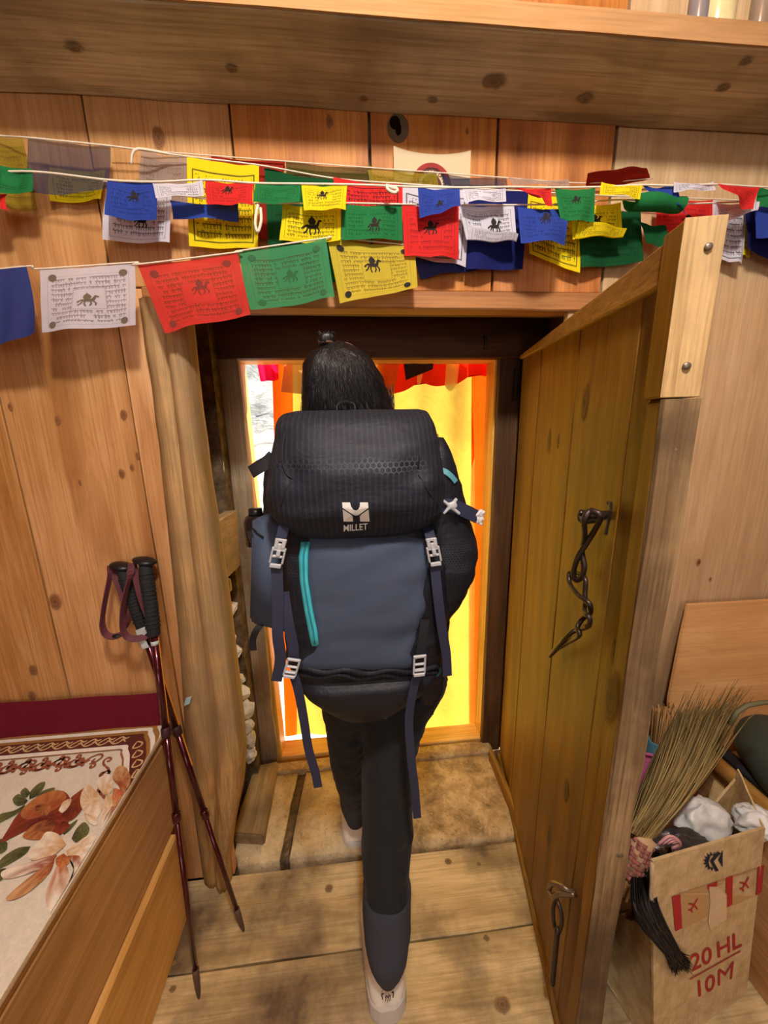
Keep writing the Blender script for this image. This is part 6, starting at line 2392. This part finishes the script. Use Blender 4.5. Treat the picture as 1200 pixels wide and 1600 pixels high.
def broom_mat(name, a, b, c):
    t = NT(name)
    r = t.n('VertexColor', layer_name='col')
    sp_c = t.n('SeparateColor')
    t.put(sp_c.inputs[0], r.outputs[0])
    col = t.ramp(sp_c.outputs[0], [(0, a), (.5, b), (1, c)])
    return t.done(t.bsdf(col, .75, 0, None, .25))


M_GRASS = broom_mat('dry_olive_grass', srgb(76, 62, 34), srgb(140, 118, 70), srgb(192, 168, 108))
M_TWIG = broom_mat('dry_brown_twigs', srgb(92, 62, 34), srgb(150, 110, 62), srgb(190, 150, 96))
M_FIBRE = broom_mat('black_fibre', srgb(10, 8, 8), srgb(30, 26, 24), srgb(84, 72, 60))
M_WEAVE = plain('pink_woven_band', srgb(206, 128, 118), .5, nscale=60, namt=.3)
br_ = MB()
for k in range(900):
    u = random.uniform(-1, 1)
    w_ = random.uniform(-1, 1)
    long_ = random.uniform(.62, 1.0)
    p0 = at(1001 + u * 19, 1308 + u * 9, Y=.606 + .012 * w_)
    tx_ = 1103 + u * 46 + random.uniform(-8, 8)
    ty_ = 1112 - 8 * u + random.uniform(-14, 14)
    if random.random() < .25:
        tx_ += random.uniform(5, 40) * (1 if u > 0 else .3)
        ty_ -= random.uniform(0, 38)
    p3 = at(tx_, ty_, Y=.70 + .04 * w_ + random.uniform(-.015, .015))
    p3 = p0.lerp(p3, long_ if random.random() < .6 else 1)
    mid = p0.lerp(p3, .5) + Vector((.004 + .006 * u + random.uniform(-.006, .006), .01 * w_, .006))
    pts = smoothline([p0, mid, p3], 4)
    if random.random() < .4:
        pts[-1] += Vector((random.uniform(.0, .02), 0, random.uniform(-.012, .004)))
    n0 = len(br_.v)
    br_.tube(pts, [.0013, .0014, .0015, .0016, .0015, .0014, .0012, .0009, .0003], 3, cap=False)
    cc = random.random()
    br_.col[n0:] = [(max(0, min(1, cc * .55 + .45 * (1 - i / (len(br_.v) - n0)) + .02)),) * 3 for i in range(len(br_.v) - n0)]
bo = br_.build('bristles', M_GRASS, gb, fixn=False)
bo['kind'] = 'stuff'
# woven binding: interlaced flat strips round the bundle
ax0, ax1 = at(1006, 1306, Y=.603), at(986, 1368, Y=.590)
bd_ = MB()
dA = (ax1 - ax0)
La = dA.length
dA.normalize()
uA = Vector((1, 0, 0))
uA = (uA - dA * uA.dot(dA)).normalized()
vA = dA.cross(uA)
core_ = MB()
core_.tube([ax0 - dA * .004, ax0 + dA * La * .5, ax1 + dA * .004], [.026, .0215, .0185], 18, flat=1)
core_.build('binding_core', plain('pale_straw_core', srgb(214, 174, 130), .7), gb)
NR, NC = 9, 16
for r_i in range(NR):
    s0 = La * (r_i + .08) / NR
    s1 = La * (r_i + .92) / NR
    for c_i in range(NC):
        if (c_i + r_i * 1) % 4 == 0:
            continue
        a0, a1 = 2 * PI * (c_i + .04) / NC, 2 * PI * (c_i + .96) / NC

        def Q(s, a, o):
            R_ = .026 + (.0185 - .026) * s / La + o
            return ax0 + dA * s + (uA * math.cos(a) + vA * math.sin(a)) * R_
        am = (a0 + a1) / 2
        bd_.add([Q(s0, a0, .0010), Q(s0, am, .0026), Q(s0, a1, .0010), Q(s1, a0, .0010), Q(s1, am, .0026), Q(s1, a1, .0010)], [(0, 1, 4, 3), (1, 2, 5, 4)])
o = bd_.build('woven_binding', M_WEAVE, gb, fixn=False)
o['kind'] = 'stuff'
for k in range(16):
    a = 2 * PI * k / 16
    rr_ = .0125 if k % 2 else .006
    o0 = (uA * math.cos(a) + vA * math.sin(a)) * rr_
    m = MB()
    ln_ = La + random.uniform(.035, .055)
    m.tube([ax1 - dA * .01 + o0, ax0 + dA * ln_ + o0 * .9], [.0034, .003], 6)
    m.col = [(random.uniform(.6, 1),) * 3] * len(m.v)
    m.build('handle_stalk', M_TWIG, gb)

# short twig broom with a blue binding
tw = thing('twig_broom', 'short twig broom with a blue cord binding standing behind the dustpan', 'broom', at(1015, 1215, Y=.86))
tA, tB = at(1030, 1172, Y=.86), at(1041, 1108, Y=.88)
ta = (tB - tA)
m = MB()
for k in range(110):
    a, r_ = random.uniform(0, 2 * PI), math.sqrt(random.random())
    off = Vector((math.cos(a), .7 * math.sin(a), 0)) * r_
    p0 = tA - ta * .85 + off * .030
    p1 = tA + off * .027
    p2 = tB + off * .040 + ta * random.uniform(-.12, .06)
    n0 = len(m.v)
    m.tube(smoothline([p0, p1, p2], 2), [.0028, .0027, .0026, .0025, .0022], 4)
    m.col[n0:] = [(random.random(),) * 3] * (len(m.v) - n0)
o = m.build('twigs', M_TWIG, tw, fixn=False)
o['kind'] = 'stuff'
m = MB()
hx_ = []
for k in range(150):
    a = 2 * PI * k / 15
    hx_.append(tA - ta * .16 + ta * (.40 * k / 150) + Vector((math.cos(a) * .033, .7 * math.sin(a) * .033, 0)))
m.tube(hx_, .0042, 5)
m.build('blue_binding', plain('blue_cord_binding', srgb(76, 128, 148), .6, nscale=200, namt=.3, bump=.3), tw)

# pink dustpan standing on its handle end
dpn = thing('dustpan', 'pink plastic dustpan standing upright behind the door edge', 'dustpan', at(995, 1270, Y=.74))
q = [at(960, 1290, Y=.72), at(988, 1271, Y=.72), at(1010, 1254, Y=.725), at(1030, 1226, Y=.735), at(1040, 1200, Y=.745), at(1038, 1187, Y=.75), at(1030, 1181, Y=.752), at(1001, 1174, Y=.755), at(950, 1168, Y=.755)]
M_PINK = plain('pink_plastic', srgb(214, 112, 152), .4, nscale=30, namt=.12, spec=.45)
MB().prism(q, (-.004, .006, -.002)).build('pan', M_PINK, dpn)
rim_ = MB()
rim_.tube(smoothline([p + Vector((0, -.006, 0)) for p in q], 4), .0036, 8)
rim_.build('rim', plain('pink_plastic_rim', srgb(206, 98, 150), .35, spec=.5), dpn)

# black fibre brush hanging out of the torn corner
fb = thing('fibre_brush', 'black long-haired brush head drooping out of the torn box corner', 'brush', at(1000, 1400, Y=.60))
m = MB()
for k in range(600):
    u = random.uniform(-1, 1)
    w_ = random.uniform(-1, 1)
    p0 = at(1004 + u * 18, 1376 + random.uniform(-6, 8), Y=.550 + .012 * w_)
    p1 = at(1012 + u * 20, 1428 + random.uniform(-6, 6), Y=fl0.y - .004 + .006 * w_)
    p2 = onface(1036 + u * 11, 1470 + u * -4, .016 + .006 * w_)
    e = random.random()
    tip = onface(1046 + e * 36 + random.uniform(-2, 2), 1518 - 22 * e * random.random() + random.uniform(-6, 4), .006 + .003 * w_)
    pts = smoothline([p0, p1, p2, p2.lerp(tip, random.uniform(.5, 1))], 4)
    n0 = len(m.v)
    m.tube(pts, [.0011] * (len(pts) - 2) + [.0008, .0002], 3, cap=False)
    m.col[n0:] = [(random.random() ** 2,) * 3] * (len(m.v) - n0)
o = m.build('long_bristles', M_FIBRE, fb, fixn=False)
o['kind'] = 'stuff'
m = MB()
m.tube([at(996, 1358, Y=.60), at(1003, 1374, Y=.582), at(1005, 1384, Y=.575)], [.02, .026, .022], 14)
m.build('brush_head', M_BLACK, fb)

# loose plywood panel leaning on the wall
pp = [at(1076, 946, Y=.945), at(1290, 934, Y=.945), at(1290, 1140, Y=.90), at(1040, 1140, Y=.90), at(1046, 1092, Y=.91), at(1062, 1000, Y=.93)]
mb = MB()
mb.prism([pp[0], pp[1], Vector((pp[1].x + .02, .81, .0)), Vector((pp[3].x - .02, .81, .0)), pp[4], pp[5] + Vector((.004, 0, 0))], (0, .009, .002))
tag(mb.build('plywood_panel', W_PANEL, origin=(1.1, .81, .0)), 'orange plywood sheet leaning on the wall behind the brooms', 'panel')

# right bench: rounded wooden rail, side board, cushion-like dark bag on it
RBZ = .50
ra, rb2 = at(1118, 1196, Z=RBZ), at(1210, 1285, Z=RBZ)
rX = ra.x
rb = thing('side_bench', 'wooden box bench at the right with a rounded orange front rail', 'bench', (rX + .1, .5, 0))
m = MB()
m.tube([Vector((rX + .028, .80, RBZ - .018)), Vector((rX + .028, -1.0, RBZ - .018))], .026, 14)
m.build('front_rail', W_BENCHL, rb)
MB().box(rX + .03, 2.0, -1.0, .80, RBZ - .035, RBZ - .012).build('seat_board', W_BENCH, rb)
sp0 = at(1172, 1600, Z=0)
MB().box(rX + .015, rX + .035, -1.0, .80, .0, RBZ - .03).build('side_board', W_BENCH, rb, .003)
bg = MB()
bg.ellipsoid((rX + .165, .64, RBZ + .06), (.145, .19, .085), 28, 18)
bg.ellipsoid((rX + .22, .56, RBZ + .02), (.14, .18, .06), 28, 18)
bgm = remesh(bg, .008, 4)
for v in bgm.v:
    v.z = max(v.z, RBZ - .011)
    v += Vector((0, 0, 1)) * .012 * mnoise.noise(v * 9) + Vector((1, 0, 0)) * .01 * mnoise.noise(v * 12)
dbag = thing('duffel_bag', 'dark green bag lying on the right bench by the broom tips', 'bag', (rX + .2, .6, RBZ))
bgm.build('bag_body', plain('dark_green_canvas', srgb(52, 62, 52), .7, nscale=200, namt=.3, bump=.3), dbag)
zp = MB()
bgb = bvh_of(bgm)
zp.tube([p for p in [on(bgb, x, y, .004, .6) for x, y in ((1140, 1132), (1152, 1112), (1168, 1102), (1190, 1098), (1215, 1097))]], .005, 6)
zp.build('piping', plain('olive_piping', srgb(96, 92, 62), .6), dbag)
m = MB()
m.tube(smoothline([(rX + .050, .80, RBZ + .012), (rX + .050, .70, RBZ + .014), (rX + .05, .5, RBZ + .014), (rX + .052, .2, RBZ + .012)], 5), .020, 8, flat=.5)
tag(m.build('black_strap', M_WEBD, origin=(rX + .05, .5, RBZ)), 'black strap lying along the right bench rail below the green bag', 'strap')
gp = MB()
gp.ellipsoid((rX + .22, .22, RBZ + .09), (.09, .12, .10), 24, 16)
gp.jitter(.012, 8)
tag(gp.build('grey_pouch', plain('grey_nylon', srgb(62, 62, 68), .6, nscale=300, namt=.2, bump=.2), origin=(rX + .2, .22, RBZ - .01)), 'grey pouch in front of the green bag at the right edge', 'bag')

# stone strip on the floor behind the box and a small stone flake
rs = MB()
rs.hexa([at(1086, 1640, Z=.001), at(1215, 1640, Z=.001), at(1186, 1570, Z=.001), at(1160, 1560, Z=.001)] + [p + Vector((0, 0, .010)) for p in (at(1086, 1640, Z=.001), at(1215, 1640, Z=.001), at(1186, 1570, Z=.001), at(1160, 1560, Z=.001))])

# jars on the shelf over the door
for i, (x0, x1, c, lab) in enumerate(((1090, 1116, srgb(120, 112, 110), 'dull grey jar on the shelf at the top right'), (1118, 1166, srgb(196, 180, 130), 'pale yellowish glass jar on the shelf at the top right'), (1190, 1215, srgb(130, 110, 90), 'brownish jar on the shelf at the top right corner'))):
    a, b = at(x0, 24, Y=.80), at(x1, 28, Y=.80)
    r_ = (b.x - a.x) / 2
    c_ = Vector(((a.x + b.x) / 2, .80 + r_ + .004, SHZ + .036))
    jt = thing('glass_jar', lab, 'jar', c_)
    m = MB()
    m.tube([c_ + Vector((0, 0, z)) for z in (.001, .004, .08, .10, .11)], [r_ * .92, r_, r_, r_ * .85, r_ * .7], 24)
    m.build('jar_body', plain('jar_glass_%d' % i, c, .15, nscale=30, namt=.5, spec=.6), jt)
    m = MB()
    m.tube([c_ + Vector((0, 0, z)) for z in (.108, .110, .128, .130)], [r_ * .78, r_ * .82, r_ * .82, r_ * .76], 24)
    m.build('jar_lid', M_BLACK, jt)
